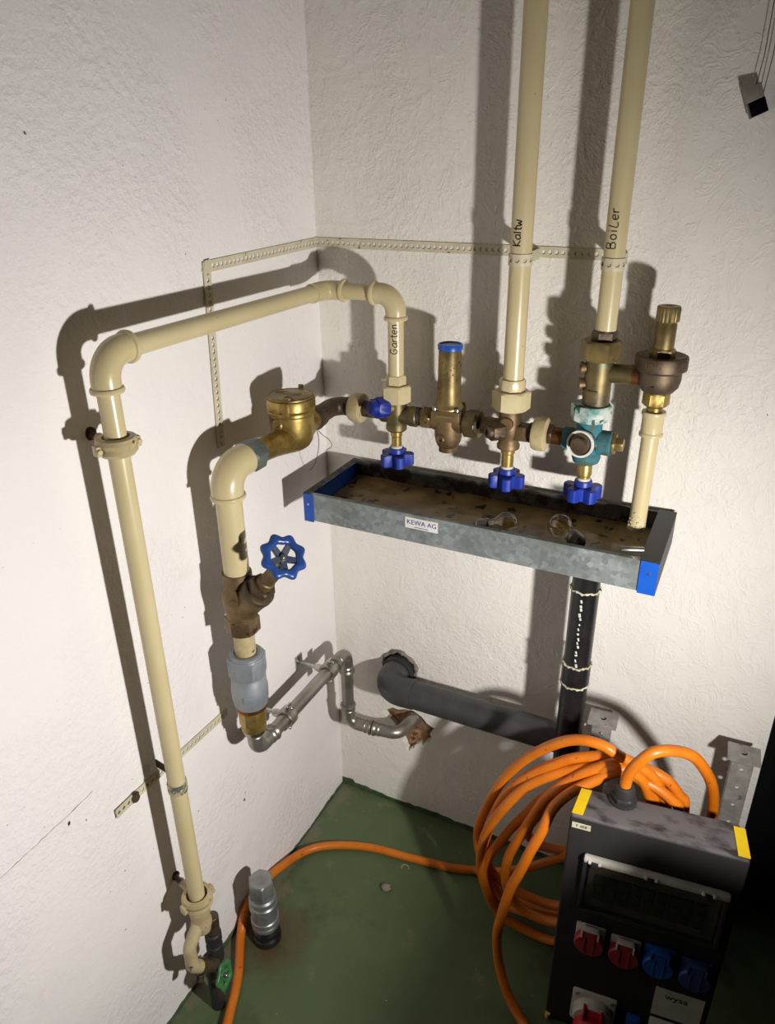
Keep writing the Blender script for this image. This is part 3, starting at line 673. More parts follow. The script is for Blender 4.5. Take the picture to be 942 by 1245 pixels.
MB().hexa((.262, YV, ZR), (1, 0, 0), .0215, 0, .019, phase=.2).cyl((.252, YV, ZR), (1, 0, 0), .0145, 0, .012).build('inlet_nut', BRASS, pr)
MB().hexa((.343, YV, ZR), (1, 0, 0), .0255, 0, .024, phase=.45).lathe((.367, YV, ZR), (1, 0, 0), [(.0235, 0), (.0225, .004), (.0175, .0055)], 28).build('outlet_nut', GREENBRASS, pr)
MB().cyl((.247, YV, ZR), (1, 0, 0), .0165, 0, .009).build('dark_seal', BLACKRUB, pr)

# ---- second stop valve (under the Kaltw riser)
VX = .4235
v2 = thing('stop_valve', (VX, YV, .98), 'bronze stop valve with blue star knob under the Kaltw riser', 'valve')
b = MB(); b.lathe((VX, YV, 0), (0, 0, 1), [(.0165, 1.041), (.0195, 1.043), (.0200, 1.049), (.0175, 1.054), (.0175, 1.062), (.0205, 1.07), (.0215, 1.085), (.0195, 1.096), (.0190, 1.112), (.0205, 1.118)], 32)
b.lathe((.371, YV, ZR), (1, 0, 0), [(.0150, 0), (.0160, .012), (.0165, .05), (.0165, .06)], 28)
b.box((VX+.024, YV, ZR-.002), (.030, .030, .027), None, .004)
b.lathe((VX, YV, ZR+.014), (.05, -1, .05), [(.0105, 0), (.0115, .022), (.0105, .025), (.0085, .0255)], 22)
b.build('valve_body', BRONZE, v2)
MB().hexa((VX+.004, YV-.008, ZR+.002), (-.62, -.78, .05), .0165, .016, .040, phase=.1).lathe((VX+.004, YV-.008, ZR+.002), (-.62, -.78, .05), [(.0112, .039), (.0105, .046), (.007, .048), (.0045, .0475), (.004, .045)], 24).build('test_plug', BROWN, v2)
MB().lathe((VX, YV, 0), (0, 0, 1), [(.0105, 1.005), (.0105, 1.032), (.0122, 1.034), (.0122, 1.043)], 24).build('spindle', GOLD, v2)
star_knob(VX+.0, 1.005, v2, .0)
# ---- Kaltw riser
kr = thing('riser_pipe', (.4255, YV, 1.12), 'cream painted riser pipe with handwritten Kaltw going up the back wall', 'pipe')
KX = .4250; Rk = .0172
MB().tube([(KX, YV, 1.155), (KX, YV, 2.4)], Rk, 36).build('pipe', CREAM, kr)
MB().hexa((KX-.001, YV, 0), (0, 0, 1), .0225, 1.144, 1.166, 8, phase=.2).build('hex_collar', CREAM, kr)
MB().hexa((KX-.001, YV, 0), (0, 0, 1), .0325, 1.113, 1.146, phase=.28).build('union_nut', CREAM, kr)
handwriting('Kaltw', (KX, YV), Rk, 1.378, .0125, -1.68, kr, .00095)
def band(x, r, z, parent):
    bnd = strip(MB(), lambda s, t, h: Vector((x+(r+.0007+h)*math.cos(s/r), YV+(r+.0007+h)*math.sin(s/r), z+t)), 2*PI*r, .0175).build('band', STRAPM, parent, smooth=25)
    for s in (-1, 1):
        MB().box((x+s*(r*.35), (YV+r-.003)/2, z), (.0015, -YV-r-.003, .0165)).build('band_arm', STRAPM, bnd)
band(KX, Rk, 1.3565, kr)
# ---- union and copper nipple
un = thing('pipe_union', (.4775, YV, ZR), 'cracked cream painted union and copper nipple between the second and third valves', 'pipe fitting')
MB().cyl((.4615, YV, ZR-.001), (1, 0, 0), .0175, -.002, .005).build('dark_seal', BLACKRUB, un)
MB().lathe((.466, YV, ZR-.001), (1, 0, 0), [(.0195, 0), (.0265, .0015), (.0288, .006), (.0290, .014), (.0291, .017), (.0285, .023), (.0240, .026), (.0170, .0265)], 36).build('union_ring', CREAM_WORN, un)
MB().cyl((.490, YV, ZR-.001), (1, 0, 0), .0148, 0, .034).build('copper_nipple', COPPER, un)
MB().hexa((.4925, YV+.001, ZR+.001), (1, 0, 0), .019, 0, .008).build('nut', BROWN, un)

# ---- third stop valve (verdigris)
TX = .5585
v3 = thing('stop_valve', (TX, YV, .985), 'stop valve crusted with turquoise verdigris under the Boiler riser', 'valve')
b = MB(); b.lathe((TX, YV, 0), (0, 0, 1), [(.015, 1.036), (.021, 1.040), (.0235, 1.047), (.0225, 1.054), (.0205, 1.058), (.0225, 1.07), (.0225, 1.085), (.0210, 1.10), (.0215, 1.116)], 32)
b.lathe((.518, YV, ZR-.001), (1, 0, 0), [(.0175, 0), (.0185, .002), (.0185, .014), (.0165, .03), (.0165, .055), (.0205, .058), (.0205, .078), (.0185, .080)], 30)
b.lathe((TX, YV, ZR), (-.12, -1, .12), [(.0185, 0), (.0190, .020), (.0212, .022), (.0212, .036)], 32)
b.build('valve_body', TEAL, v3)
MB().hexa((TX, YV, 0), (0, 0, 1), .0325, 1.113, 1.139, 8, phase=.1).build('union_nut', TEALPALE, v3)
MB().lathe((TX, YV, ZR), (-.12, -1, .12), [(.0185, .035), (.0220, .035), (.0228, .037), (.0220, .040), (.0190, .040), (.0185, .037)], 36).build('pale_rim', WHITEP, v3)
MB().hexa((TX, YV, ZR), (-.12, -1, .12), .0125, .034, .052, 8, phase=.1).lathe((TX, YV, ZR), (-.12, -1, .12), [(.0186, .030), (.0186, .037), (.0125, .0385)], 28).build('front_plug', BROWN, v3)
MB().hexa((.597, YV, ZR-.001), (1, 0, 0), .0195, 0, .007, phase=.2).hexa((.604, YV, ZR-.001), (1, 0, 0), .0125, 0, .012, phase=.1).build('side_plug', BRASS, v3)
MB().lathe((TX, YV, 0), (0, 0, 1), [(.0105, 1.002), (.0105, 1.014), (.0122, 1.016), (.0122, 1.030), (.0115, 1.032), (.0115, 1.04)], 24).build('spindle', GOLD, v3)
star_knob(TX, 1.006, v3, .5)
# ---- check valve body under the Boiler riser
SVX = .564
cv = thing('check_valve', (SVX, YV, 1.14), 'brass check valve body with two small side plugs below the Boiler riser', 'valve')
b = MB(); b.lathe((SVX, YV, 0), (0, 0, 1), [(.0205, 1.138), (.0215, 1.143), (.0215, 1.172), (.0225, 1.180), (.0225, 1.205), (.0215, 1.212), (.0215, 1.216)], 34)
b.lathe((SVX, YV, 1.192), (1, 0, 0), [(.0150, 0), (.0150, .046), (.0160, .048), (.0160, .052)], 28)
b.box((SVX-.003, YV-.0215, 1.156), (.018, .004, .020), None, .001)
b.build('valve_body', GREENBRASS, cv)
MB().hexa((SVX, YV, 0), (0, 0, 1), .0325, 1.212, 1.243, phase=.0).build('hex_nut', BRASS, cv)
MB().cyl((SVX+.050, YV, 1.192), (1, 0, 0), .0158, 0, .016).build('copper_end', COPPER, cv)
for z in (1.198, 1.172):
    MB().lathe((SVX-.016, YV-.006, z), (-1, -.35, 0), [(.0085, 0), (.0085, .007), (.0100, .0075), (.0100, .0115), (.008, .013)], 20).build('side_plug', BRONZE, cv)
# ---- Boiler riser
br_ = thing('riser_pipe', (.567, YV, 1.24), 'cream painted riser pipe with handwritten Boiler going up the back wall', 'pipe')
BX = .5675; Rb = .0158
MB().tube([(BX, YV, 1.246), (BX, YV, 2.4)], Rb, 36).build('pipe', CREAM, br_)
MB().hexa((BX-.001, YV, 0), (0, 0, 1), .0200, 1.242, 1.258, phase=.3).build('hex_collar', BROWN, br_)
handwriting('BoiLer', (BX, YV), Rb, 1.379, .0135, -1.72, br_, .0008)
band(BX, Rb, 1.356, br_)
# ---- safety vent
FX = .6555
sf = thing('safety_valve', (FX, YV, 1.14), 'brass safety valve with knurled cap and wide bronze cup', 'safety valve')
b = MB(); b.lathe((FX, YV, 0), (0, 0, 1), [(.0175, 1.170), (.0235, 1.172), (.0300, 1.180), (.0325, 1.192), (.0325, 1.203), (.0385, 1.207), (.0390, 1.210), (.0390, 1.224), (.0380, 1.227), (.0340, 1.2285), (.0300, 1.227), (.0160, 1.224)], 44)
b.cyl((FX-.045, YV, 1.192), (1, 0, 0), .0118, 0, .02)
b.build('cup', BROWN, sf)
MB().hexa((FX, YV, 0), (0, 0, 1), .0190, 1.222, 1.238, phase=.25).build('hex_base', BRASS, sf)
MB().lathe((FX, YV, 0), (0, 0, 1), [(.0150, 1.236), (.0150, 1.274), (.0138, 1.276), (.0138, 1.280)], 34).build('spring_housing', BRASS, sf)
MB().lathe((FX, YV, 0), (0, 0, 1), [(.0158, 1.278), (.0164, 1.280), (.0164, 1.298), (.0152, 1.3005), (.006, 1.3005), (.005, 1.2995)], 96, poly=lambda a: 1+.045*math.cos(20*a)).build('knurled_cap', BRASS, sf, 50)
def cyl_text(text, size, x, y, r, z, ang, mat, parent, name='raised_lettering'):
    o = text_mesh(name, text, size, Matrix.Identity(4), mat, parent, .0005); off = parent_loc(parent)
    for v in o.data.vertices:
        c = v.co + off; th = ang + c.x/r
        v.co = Vector((x+(r+c.z)*math.cos(th), y+(r+c.z)*math.sin(th), z+c.y)) - off
cyl_text('UNO', .0115, FX, YV, .0392, 1.2165, -1.72, BRONZE, sf)
MB().hexa((FX, YV, 0), (0, 0, 1), .0205, 1.149, 1.171, phase=.2).lathe((FX, YV, 0), (0, 0, 1), [(.0125, 1.134), (.0125, 1.146), (.0145, 1.149)], 28).build('outlet_nut', GOLD, sf)
dp = thing('drip_pipe', (FX, YV, .932), 'short cream drip pipe hanging below the safety valve into the tray', 'pipe')
MB().tube([(FX-.001, YV, .9335), (FX, YV, 1.12)], .0138, 32).build('pipe', CREAM, dp)
MB().lathe((FX, YV, 0), (0, 0, 1), [(.0150, 1.098), (.0182, 1.099), (.0188, 1.1015), (.0182, 1.104), (.0168, 1.106), (.0168, 1.131), (.0185, 1.134), (.0190, 1.137), (.0180, 1.1395), (.0125, 1.140)], 34).build('socket', CREAM, dp)
mb = MB()
for k in range(34):
    a = random.uniform(-PI, 0); z = .934+abs(random.gauss(0, .012)); mb.sphere((FX-.001+.0138*math.cos(a), YV+.0138*math.sin(a), z), random.uniform(.0012, .0026), 6, 4, (1, 1, .7))
mb.build('limescale', PUTTY, dp)

# ================================================================== DRIP TRAY
TX0, TX1, TY0, TY1, TZ0, TZ1 = .078, .706, -.209, -.014, .889, .9405
tr = thing('drip_tray', (.39, -.11, TZ0), 'long galvanised drip tray with blue ends below the valve row', 'tray')
th = .0016
def slab(lo, hi): return MB().box([(a+b)/2 for a, b in zip(lo, hi)], [b-a for a, b in zip(lo, hi)])
front = slab((TX0, TY0, TZ0), (TX1, TY0+th, TZ1)).box(((TX0+TX1)/2, TY0+.0045, TZ1), (TX1-TX0, .009, th)).build('front_wall', GALV, tr, 0)
slab((TX0, TY1-th, TZ0), (TX1, TY1, TZ1)).box(((TX0+TX1)/2, TY1-.003, TZ1), (TX1-TX0, .006, th)).build('back_wall', GALVIN, tr, 0)
slab((TX0, TY0, TZ0-th), (TX1, TY1, TZ0)).build('bottom', GALV, tr, 0)
# lumpy sediment
vs = []; fs = []; NXs, NYs = 90, 26
for i in range(NXs+1):
    for j in range(NYs+1):
        x = TX0+.004+(TX1-TX0-.008)*i/NXs; y = TY0+th+.0003+(TY1-TY0-2*th-.0006)*j/NYs
        e = min(j, NYs-j)/NYs
        vs.append(Vector((x, y, .9015 + .0022*noise.noise(Vector((x*26, y*26, 0))) + .0016*noise.noise(Vector((x*80, y*80, 3))) + .006*max(0, .12-e)/.12)))
for i in range(NXs):
    for j in range(NYs): a = i*(NYs+1)+j; fs.append((a, a+NYs+1, a+NYs+2, a+1))
sd = MB().add(vs, fs).build('sediment', MUD, tr, 60); sd['kind'] = 'stuff'
for x0, x1, s in ((TX0-.004, TX0+.016, -1), (TX1-.024, TX1+.003, 1)):
    c = slab((x0, TY0-.0022, TZ0-.004), (x1, TY0, TZ1+.001))
    xe = x0 if s < 0 else x1
    cap = c.build('end_cap', BLUECAP, tr, 0)
    MB().box((xe-s*.0015, (TY0+TY1)/2, (TZ0+TZ1)/2-.001), (.003, TY1-TY0, TZ1-TZ0+.006)).build('side_plate', DARKPL, cap, 0)
    MB().cyl(((x0+x1)/2, TY0-.0022, .921), (0, -1, 0), .0022, 0, .0012, 12).build('rivet', ZINC, cap)
    if s < 0:
        slab((x0, TY0, TZ1), (x0+.014, TY1, TZ1+.0018)).build('top_flange', GALVIN, cap, 0)
        slab((x0+.004, TY0+.003, TZ0+.012), (x0+.0065, TY1-.003, TZ1)).build('inner_face', BLUECAP, cap, 0)
    else:
        # black half round channel along the right end
        prof = [(.0125*math.cos(a), .0085*math.sin(a)) for a in [PI*k/10 for k in range(11)]] + [(.0105*math.cos(a), .0065*math.sin(a)) for a in [PI*k/10 for k in range(10, -1, -1)]]
        MB().prism(prof, (x1-.0135, 0, TZ1), (0, 1, 0), TY0+.030, TY1+.006, u=(1, 0, 0)).build('end_channel', DARKPL, cap, 40)
        slab((x0-.003, TY0+.0, TZ1-.001), (x1, TY1+.006, TZ1+.0012)).build('top_flange', DARKPL, cap, 0)
stk = slab((.283, TY0-.0006, .9145), (.345, TY0-.0001, .9350)).build('sticker', LABELW, tr, 0, 'white sticker with blue lettering')
text_mesh('lettering', 'KEWA AG', .0125, axes((.3145, TY0-.0007, .9262), (1, 0, 0), (0, 0, 1)), PRINTBLUE, stk, .0002)
MB().box((.314, TY0-.0007, .9178), (.026, .0003, .0011)).build('small_print', PRINTBLUE, stk, 0)

# ---- bulbs lying in the tray
def bulb(gc, be, label, roll):
    gc = Vector(gc); be = Vector(be); ax = (be-gc).normalized()
    t = thing('light_bulb', (gc.x, gc.y, .905), label, 'light bulb', 'bulbs lying in the drip tray'); R_ = .0222
    prof = []
    for k in range(11):
        a = PI - k*PI*.78/10; prof.append((max(.0005, R_*math.sin(a)), -R_*math.cos(PI-a) if False else R_*math.cos(a)))
    prof += [(.0128, .026), (.0118, .030)]
    inner = [(max(.0003, r-.0007), t_+.0003) for r, t_ in reversed(prof)]
    MB().lathe(gc, ax, prof + inner, 32, caps=False).build('glass_globe', GLASS, t, 60)
    MB().lathe(gc, ax, [(.0122, .029), (.0132, .030), (.0135, .034)] + [(.0128+.0009*(k % 2), .036+.0017*k) for k in range(9)] + [(.0105, .0525), (.009, .0535)], 28).build('screw_base', STEEL, t, 50)
    MB().lathe(gc, ax, [(.0085, .053), (.007, .056), (.0035, .0575)], 20).build('contact', BLACKRUB, t)
    u, v, n_ = frame(ax)
    MB().lathe(gc, ax, [(.0035, .0), (.0032, .016), (.0065, .030)], 16).build('glass_stem', GLASS, t)
    for k in range(4):
        a = roll + k*PI/2; d = u*math.cos(a)+v*math.sin(a)
        MB().tube([gc + d*.0035 - n_*.012, gc + d*.0078 + n_*.014], .0014, 8).build('filament', FILAMENT, t)
    return t
bulb((.5340, -.118, .9270), (.5745, -.1435, .9170), 'clear filament bulb with its screw base showing, near the drip pipe', .4)
bulb((.4480, -.150, .9270), (.4100, -.158, .9200), 'clear filament bulb half hidden behind the tray rim, near the second valve', .1)
mt = MB().lathe((.6485, -.1975, .9475), Vector((.037, .012, .0012)), [(.0042, 0), (.0045, .0005), (.0045, .034), (.0042, .0345), (.0034, .034), (.0034, .001)], 20).build('metal_tube', ZINC)
tag(mt, 'short silver metal tube lying on the right corner of the drip tray', 'tube')

# ================================================================== WASTE PIPES
DX, DY = .5865, -.105
dpv = thing('drain_pipe', (DX, DY, .40), 'glossy black drain pipe with white paint runs below the drip tray', 'pipe')
MB().tube([(DX, DY, .402), (DX, DY, .885)], .0245, 36).build('pipe', BLACKGLOSS, dpv)
MB().lathe((DX, DY, 0), (0, 0, 1), [(.0245, .607), (.0262, .609), (.0262, .648), (.0245, .650)], 36).build('coupler', BLACKGLOSS, dpv)
for z in (.812, .652, .606):
    mb = MB(); pts = [(DX+.0255*math.cos(a), DY+.0255*math.sin(a), z+.0012*math.sin(7*a+z*50)+.0008*math.sin(17*a)) for a in [2*PI*k/48 for k in range(49)]]
    mb.tube(pts, .0022, 8, caps=False, radii=[.0019+.0009*math.sin(k*2.3+z*40) for k in range(49)]); mb.build('sealant_ring', PUTTY, dpv, 60)
for k in range(15):
    z = .800-.0098*k+random.uniform(-.002, .002); a = -1.62+.02*k*.35+random.uniform(-.05, .05); h = random.uniform(.003, .008)
    MB().tube([(DX+.0246*math.cos(a+q*.03), DY+.0246*math.sin(a+q*.03), z-h*.5*q) for q in range(3)], random.uniform(.0014, .0027), 6, flat=.6).build('paint_mark', WHITEP, dpv)
wp = thing('waste_pipe', (.39, -.078, .39), 'dark grey waste pipe with elbow coming out of the back wall', 'pipe')
WY, WZ, Rw = -.082, .437, .0308
MB().tube([(.225, WY, WZ), (.566, WY-.004, WZ+.008)], Rw, 40).build('pipe', GREYPVC, wp)
b = MB(); b.tube(bend([(.172, .040, WZ-.006), (.172, WY, WZ-.003), (.245, WY, WZ)], .042, 14), .0328, 40); b.build('elbow', GREYPVC, wp)
MB().lathe((.172, -.012, WZ-.005), (0, 1, 0), [(.0330, -.012), (.0365, -.011), (.0375, -.004), (.0365, .004), (.0365, .010), (.0330, .012)], 40).build('socket_rim', BLACKRUB, wp)
pts = [(.171+(.0408+.0022*math.sin(3*a))*math.cos(a), -.0015, WZ-.003+(.0408+.0022*math.sin(4*a+1))*math.sin(a)) for a in [-.5+(PI+1.0)*k/40 for k in range(41)]]
MB().tube(pts, .005, 10, radii=[.0046+.0014*math.sin(k*1.1)+.0009*math.sin(k*2.9) for k in range(41)]).build('mortar_collar', PLASTERCHIP, wp, 60)

# ---- galvanised brackets behind the distribution box
WZINC = speckled('weathered_zinc', srgb(158, 154, 148), srgb(134, 130, 124), .6, .15, scale=40, spot=srgb(104, 98, 92), spot_scale=60, spot_at=.68)
def bracket(x, y, ztop, label, rz):
    t = thing('steel_bracket', (x, y, 0), label, 'bracket', 'galvanised brackets by the back wall'); Rz = Matrix.Rotation(rz, 3, 'Z')
    def P(v): return Vector((x, y, 0)) + Rz @ Vector(v)
    mb = MB()
    for sx in (-1, 1): mb.box(P((sx*.0165, 0, ztop/2-.004)), (.003, .024, ztop-.008), Rz)
    mb.build('post', WZINC, t, 0)
    # front web with slots
    cells = 7; Lw = .30; zb = ztop-.008-Lw; mw = MB()
    strip(mw, lambda s, tt, h: P((tt, -.012-h, zb+s)), Lw, .036, Lw/cells, .0042, .003)
    mw.box(P((0, -.0135, zb/2)), (.036, .003, zb), Rz); mw.build('web', WZINC, t, 0)
    pl_ = MB(); strip(pl_, lambda s, tt, h: P((-.0275+s, -.001+tt, ztop-.006+h)), .055, .046, .055, .006, .005); pl_.build('top_plate', WZINC, t, 0)
    MB().box(P((0, -.001, ztop-.0063)), (.018, .010, .0006), Rz).build('slot', BLACKRUB, t, 0)
    MB().lathe(P((0, -.0125, ztop-.013)), (1, 0, 0), [(.004, -.014), (.004, .014)], 12).build('weld', WZINC, t)
bracket(.641, -.050, .497, 'galvanised steel bracket standing beside the black drain pipe', .05)
bracket(.8935, -.062, .519, 'galvanised steel bracket standing against the end of the back wall', .05)

# ================================================================== DISTRIBUTION BOX
BO = Vector((.652, -.398, 0)); ang = math.radians(6.237)
BU = Vector((math.cos(ang), math.sin(ang), 0)); BNb = Vector((-math.sin(ang), math.cos(ang), 0))   # BNb points to the back
BWd, BH, BD = .2587, .58, .085
BZ0 = .06995            # foot of the housing in the box's own drawing units
bx = thing('power_distributor', BO+BU*BWd/2+BNb*.04+Vector((0, 0, BZ0)), 'black rubber power distribution box with red and blue sockets', 'distribution box')
def Bp(u, d, z): return BO + BU*u + BNb*d + Vector((0, 0, z))
BM = Matrix((BU, BNb, Vector((0, 0, 1)))).transposed()
# body: slightly tapered towards the back, rounded edges
bm = bmesh.new(); vsb = []
for u, d, z in ((0, 0, BZ0), (BWd, 0, BZ0), (BWd-.010, BD, BZ0), (.012, BD, BZ0), (0, 0, BH), (BWd, 0, BH), (BWd-.0115, .071, BH-.001), (.0165, .066, BH-.001)):
    vsb.append(bm.verts.new(Vector((u, d, z))))
for f in ((0, 3, 2, 1), (4, 5, 6, 7), (0, 1, 5, 4), (1, 2, 6, 5), (2, 3, 7, 6), (3, 0, 4, 7)): bm.faces.new([vsb[i] for i in f])
bmesh.ops.bevel(bm, geom=bm.edges[:], offset=.006, segments=3, affect='EDGES', profile=.5)
bm.verts.index_update()
MB().add([BO + BM @ v.co for v in bm.verts], [tuple(v.index for v in f.verts) for f in bm.faces]).build('housing', DUSTY, bx, 40); bm.free()
def bxbox(u0, u1, z0, z1, d0, d1, ch=0): return MB().box(Bp((u0+u1)/2, (d0+d1)/2, (z0+z1)/2), (u1-u0, abs(d1-d0), z1-z0), BM, ch)
# yellow corner strips on the top edge
for u0, u1, du in ((.003, .0195, .008), (.2405, .2570, -.004)):
    vs = [Bp(u0, .0045, BH+.0004), Bp(u1, .0045, BH+.0004), Bp(u1+du, .060, BH-.0004), Bp(u0+du, .060, BH-.0004)]
    MB().add(vs + [v+Vector((0, 0, .0012)) for v in vs], [(0, 1, 2, 3), (4, 7, 6, 5), (0, 4, 5, 1), (1, 5, 6, 2), (2, 6, 7, 3), (3, 7, 4, 0)]).build('yellow_strip', YELLOW, bx, 0)
# window flap
bxbox(.040, .233, .398, .490, -.0018, .0004).build('cover_panel', speckled('grey_panel', srgb(100, 94, 90), srgb(84, 79, 76), .6, 0, scale=30), bx, 0)
fl = MB()
U0, U1, Z0, Z1 = .030, .243, .388, .511
for (a, b2, c, d) in ((U0, U1, Z0, Z0+.007), (U0, U0+.006, Z0, Z1), (U1-.006, U1, Z0, Z1)):
    fl.box(Bp((a+b2)/2, -.005, (c+d)/2), (b2-a, .010, d-c), BM, .0012)
flap = fl.build('window_frame', DARKPL, bx)
bxbox(U0+.005, U1-.005, Z0+.006, Z1-.010, -.0085, -.0065).build('window_pane', SMOKED, flap, 0)
hb = MB().box(Bp((U0+U1)/2, -.007, Z1-.005), (U1-U0, .012, .0125), BM, .004)
hinge = hb.build('hinge_bar', LGREY, bx)
for u in (.047, .131, .213):
    MB().box(Bp(u, -.0125, Z1-.010), (.010, .006, .013), BM, .0012).build('hinge_clip', DARKPL, hinge)
    for s in (-1, 1): MB().cyl(Bp(u+s*.0075, -.013, Z1-.005), BU, .0036, -.0022, .0022, 14).build('hinge_knuckle', LGREY, hinge)
# breakers behind the pane
for k in range(9):
    bxbox(.052+k*.0185, .052+k*.0185+.016, .418, .472, -.0058, -.0012, .0008).box(Bp(.060+k*.0185, -.0055, .446), (.008, .004, .012), BM).build('breaker', DARKPL, flap, 0)
def schuko(u, z, mat, fr):
    s_ = bxbox(u-.0235, u+.0235, z-.018, z+.030, -.005, 0, .0015).build('socket_frame', fr, bx)
    q = MB().lathe(Bp(u, -.005, z), -BNb, [(.0235, 0), (.0245, .003), (.0245, .011), (.0225, .014), (.0, .0145)], 36)
    q.box(Bp(u, -.0125, z+.024), (.021, .013, .020), BM, .0015)
    for s in (-1, 1): q.box(Bp(u+s*.0075, -.020, z+.002), (.0018, .0022, .034), BM)
    cap = q.build('socket_cap', mat, s_)
    MB().box(Bp(u, -.016, z+.036), (.025, .010, .004), BM, .001).box(Bp(u-.013, -.016, z+.027), (.003, .010, .018), BM, .0008).box(Bp(u+.013, -.016, z+.027), (.003, .010, .018), BM, .0008).build('cap_hinge', fr if fr is LGREY else mat, s_)
for u, z, mt_, fr in ((.057, .322, RED, LGREY), (.113, .317, RED, LGREY), (.166, .319, SKYBLUE, SKYBLUE), (.222, .314, DARKBLUE, DARKBLUE)): schuko(u, z, mt_, fr)
# large three phase socket
fg = bxbox(.043, .118, .105, .187, -.007, 0, .004).build('flange', LGREY, bx)
MB().lathe(Bp(.0805, -.007, .142), -BNb, [(.034, 0), (.034, .014), (.031, .018), (.020, .0185)], 36).build('socket_collar', LGREY, fg)
MB().box(Bp(.0805, -.026, .150), (.028, .014, .040), BM, .002).box(Bp(.066, -.028, .162), (.004, .018, .028), BM, .001).box(Bp(.095, -.028, .160), (.004, .018, .024), BM, .001).lathe(Bp(.0805, -.025, .128), -BNb, [(.030, 0), (.030, .012), (.027, .016), (.0, .0165)], 36).build('red_cover', REDB, fg)
for u, z in ((.051, .179), (.110, .179), (.051, .113), (.110, .113)): MB().cyl(Bp(u, -.007, z), -BNb, .0035, 0, .0022, 12).build('screw', ZINC, fg)
bxbox(.136, .158, .130, .164, -.012, 0, .002).box(Bp(.147, -.0125, .157), (.018, .002, .003), BM).build('blue_switch', SKYBLUE, bx)
pl1 = bxbox(.172, .248, .182, .252, -.0016, 0).build('name_plate', LGREY, bx, 0)
text_mesh('lettering', 'wysa', .0185, axes(Bp(.206, -.0019, .236), BU, (0, 0, 1)), INK, pl1, .0002)
bxbox(.172, .248, .10, .174, -.004, 0, .002).build('cover_plate', LGREY, bx)
lb = bxbox(.0055, .034, .5565, .5675, -.0008, .0002).build('label', PUTTY, bx, 0, 'small printed label')
text_mesh('lettering', 'F 4E8', .0075, axes(Bp(.020, -.0010, .562), BU, (0, 0, 1)), INK, lb, .0001)
for u, z in ((.131, .561), (.250, .533), (.007, .540), (.008, .322), (.250, .309)):
    MB().lathe(Bp(u, .0002, z), -BNb, [(.0045, 0), (.0045, .0008), (.0025, .001)], 14).build('screw_hole', BLACKRUB, bx)
MB().tube([Bp(.006, -.001, .088), Bp(.006, -.001, .077)], .005, 14).build('yellow_peg', YELLOW, bx)
# cable gland on top
GB = Vector((.7205, -.333, BH))
MB().lathe(GB, (0, 0, 1), [(.0215, -.004), (.0215, .003), (.0185, .004)], 30).hexa(GB, (0, 0, 1), .0200, .003, .014).lathe(GB, (0, 0, 1), [(.0165, .013), (.0165, .022), (.0145, .030), (.0115, .032)], 28).build('cable_gland', BLACKRUB, bx)

bx.location = (.7758, -.2987, 0); bx.scale = (1.0489, 1.0489, 1.0489)      # real size and place

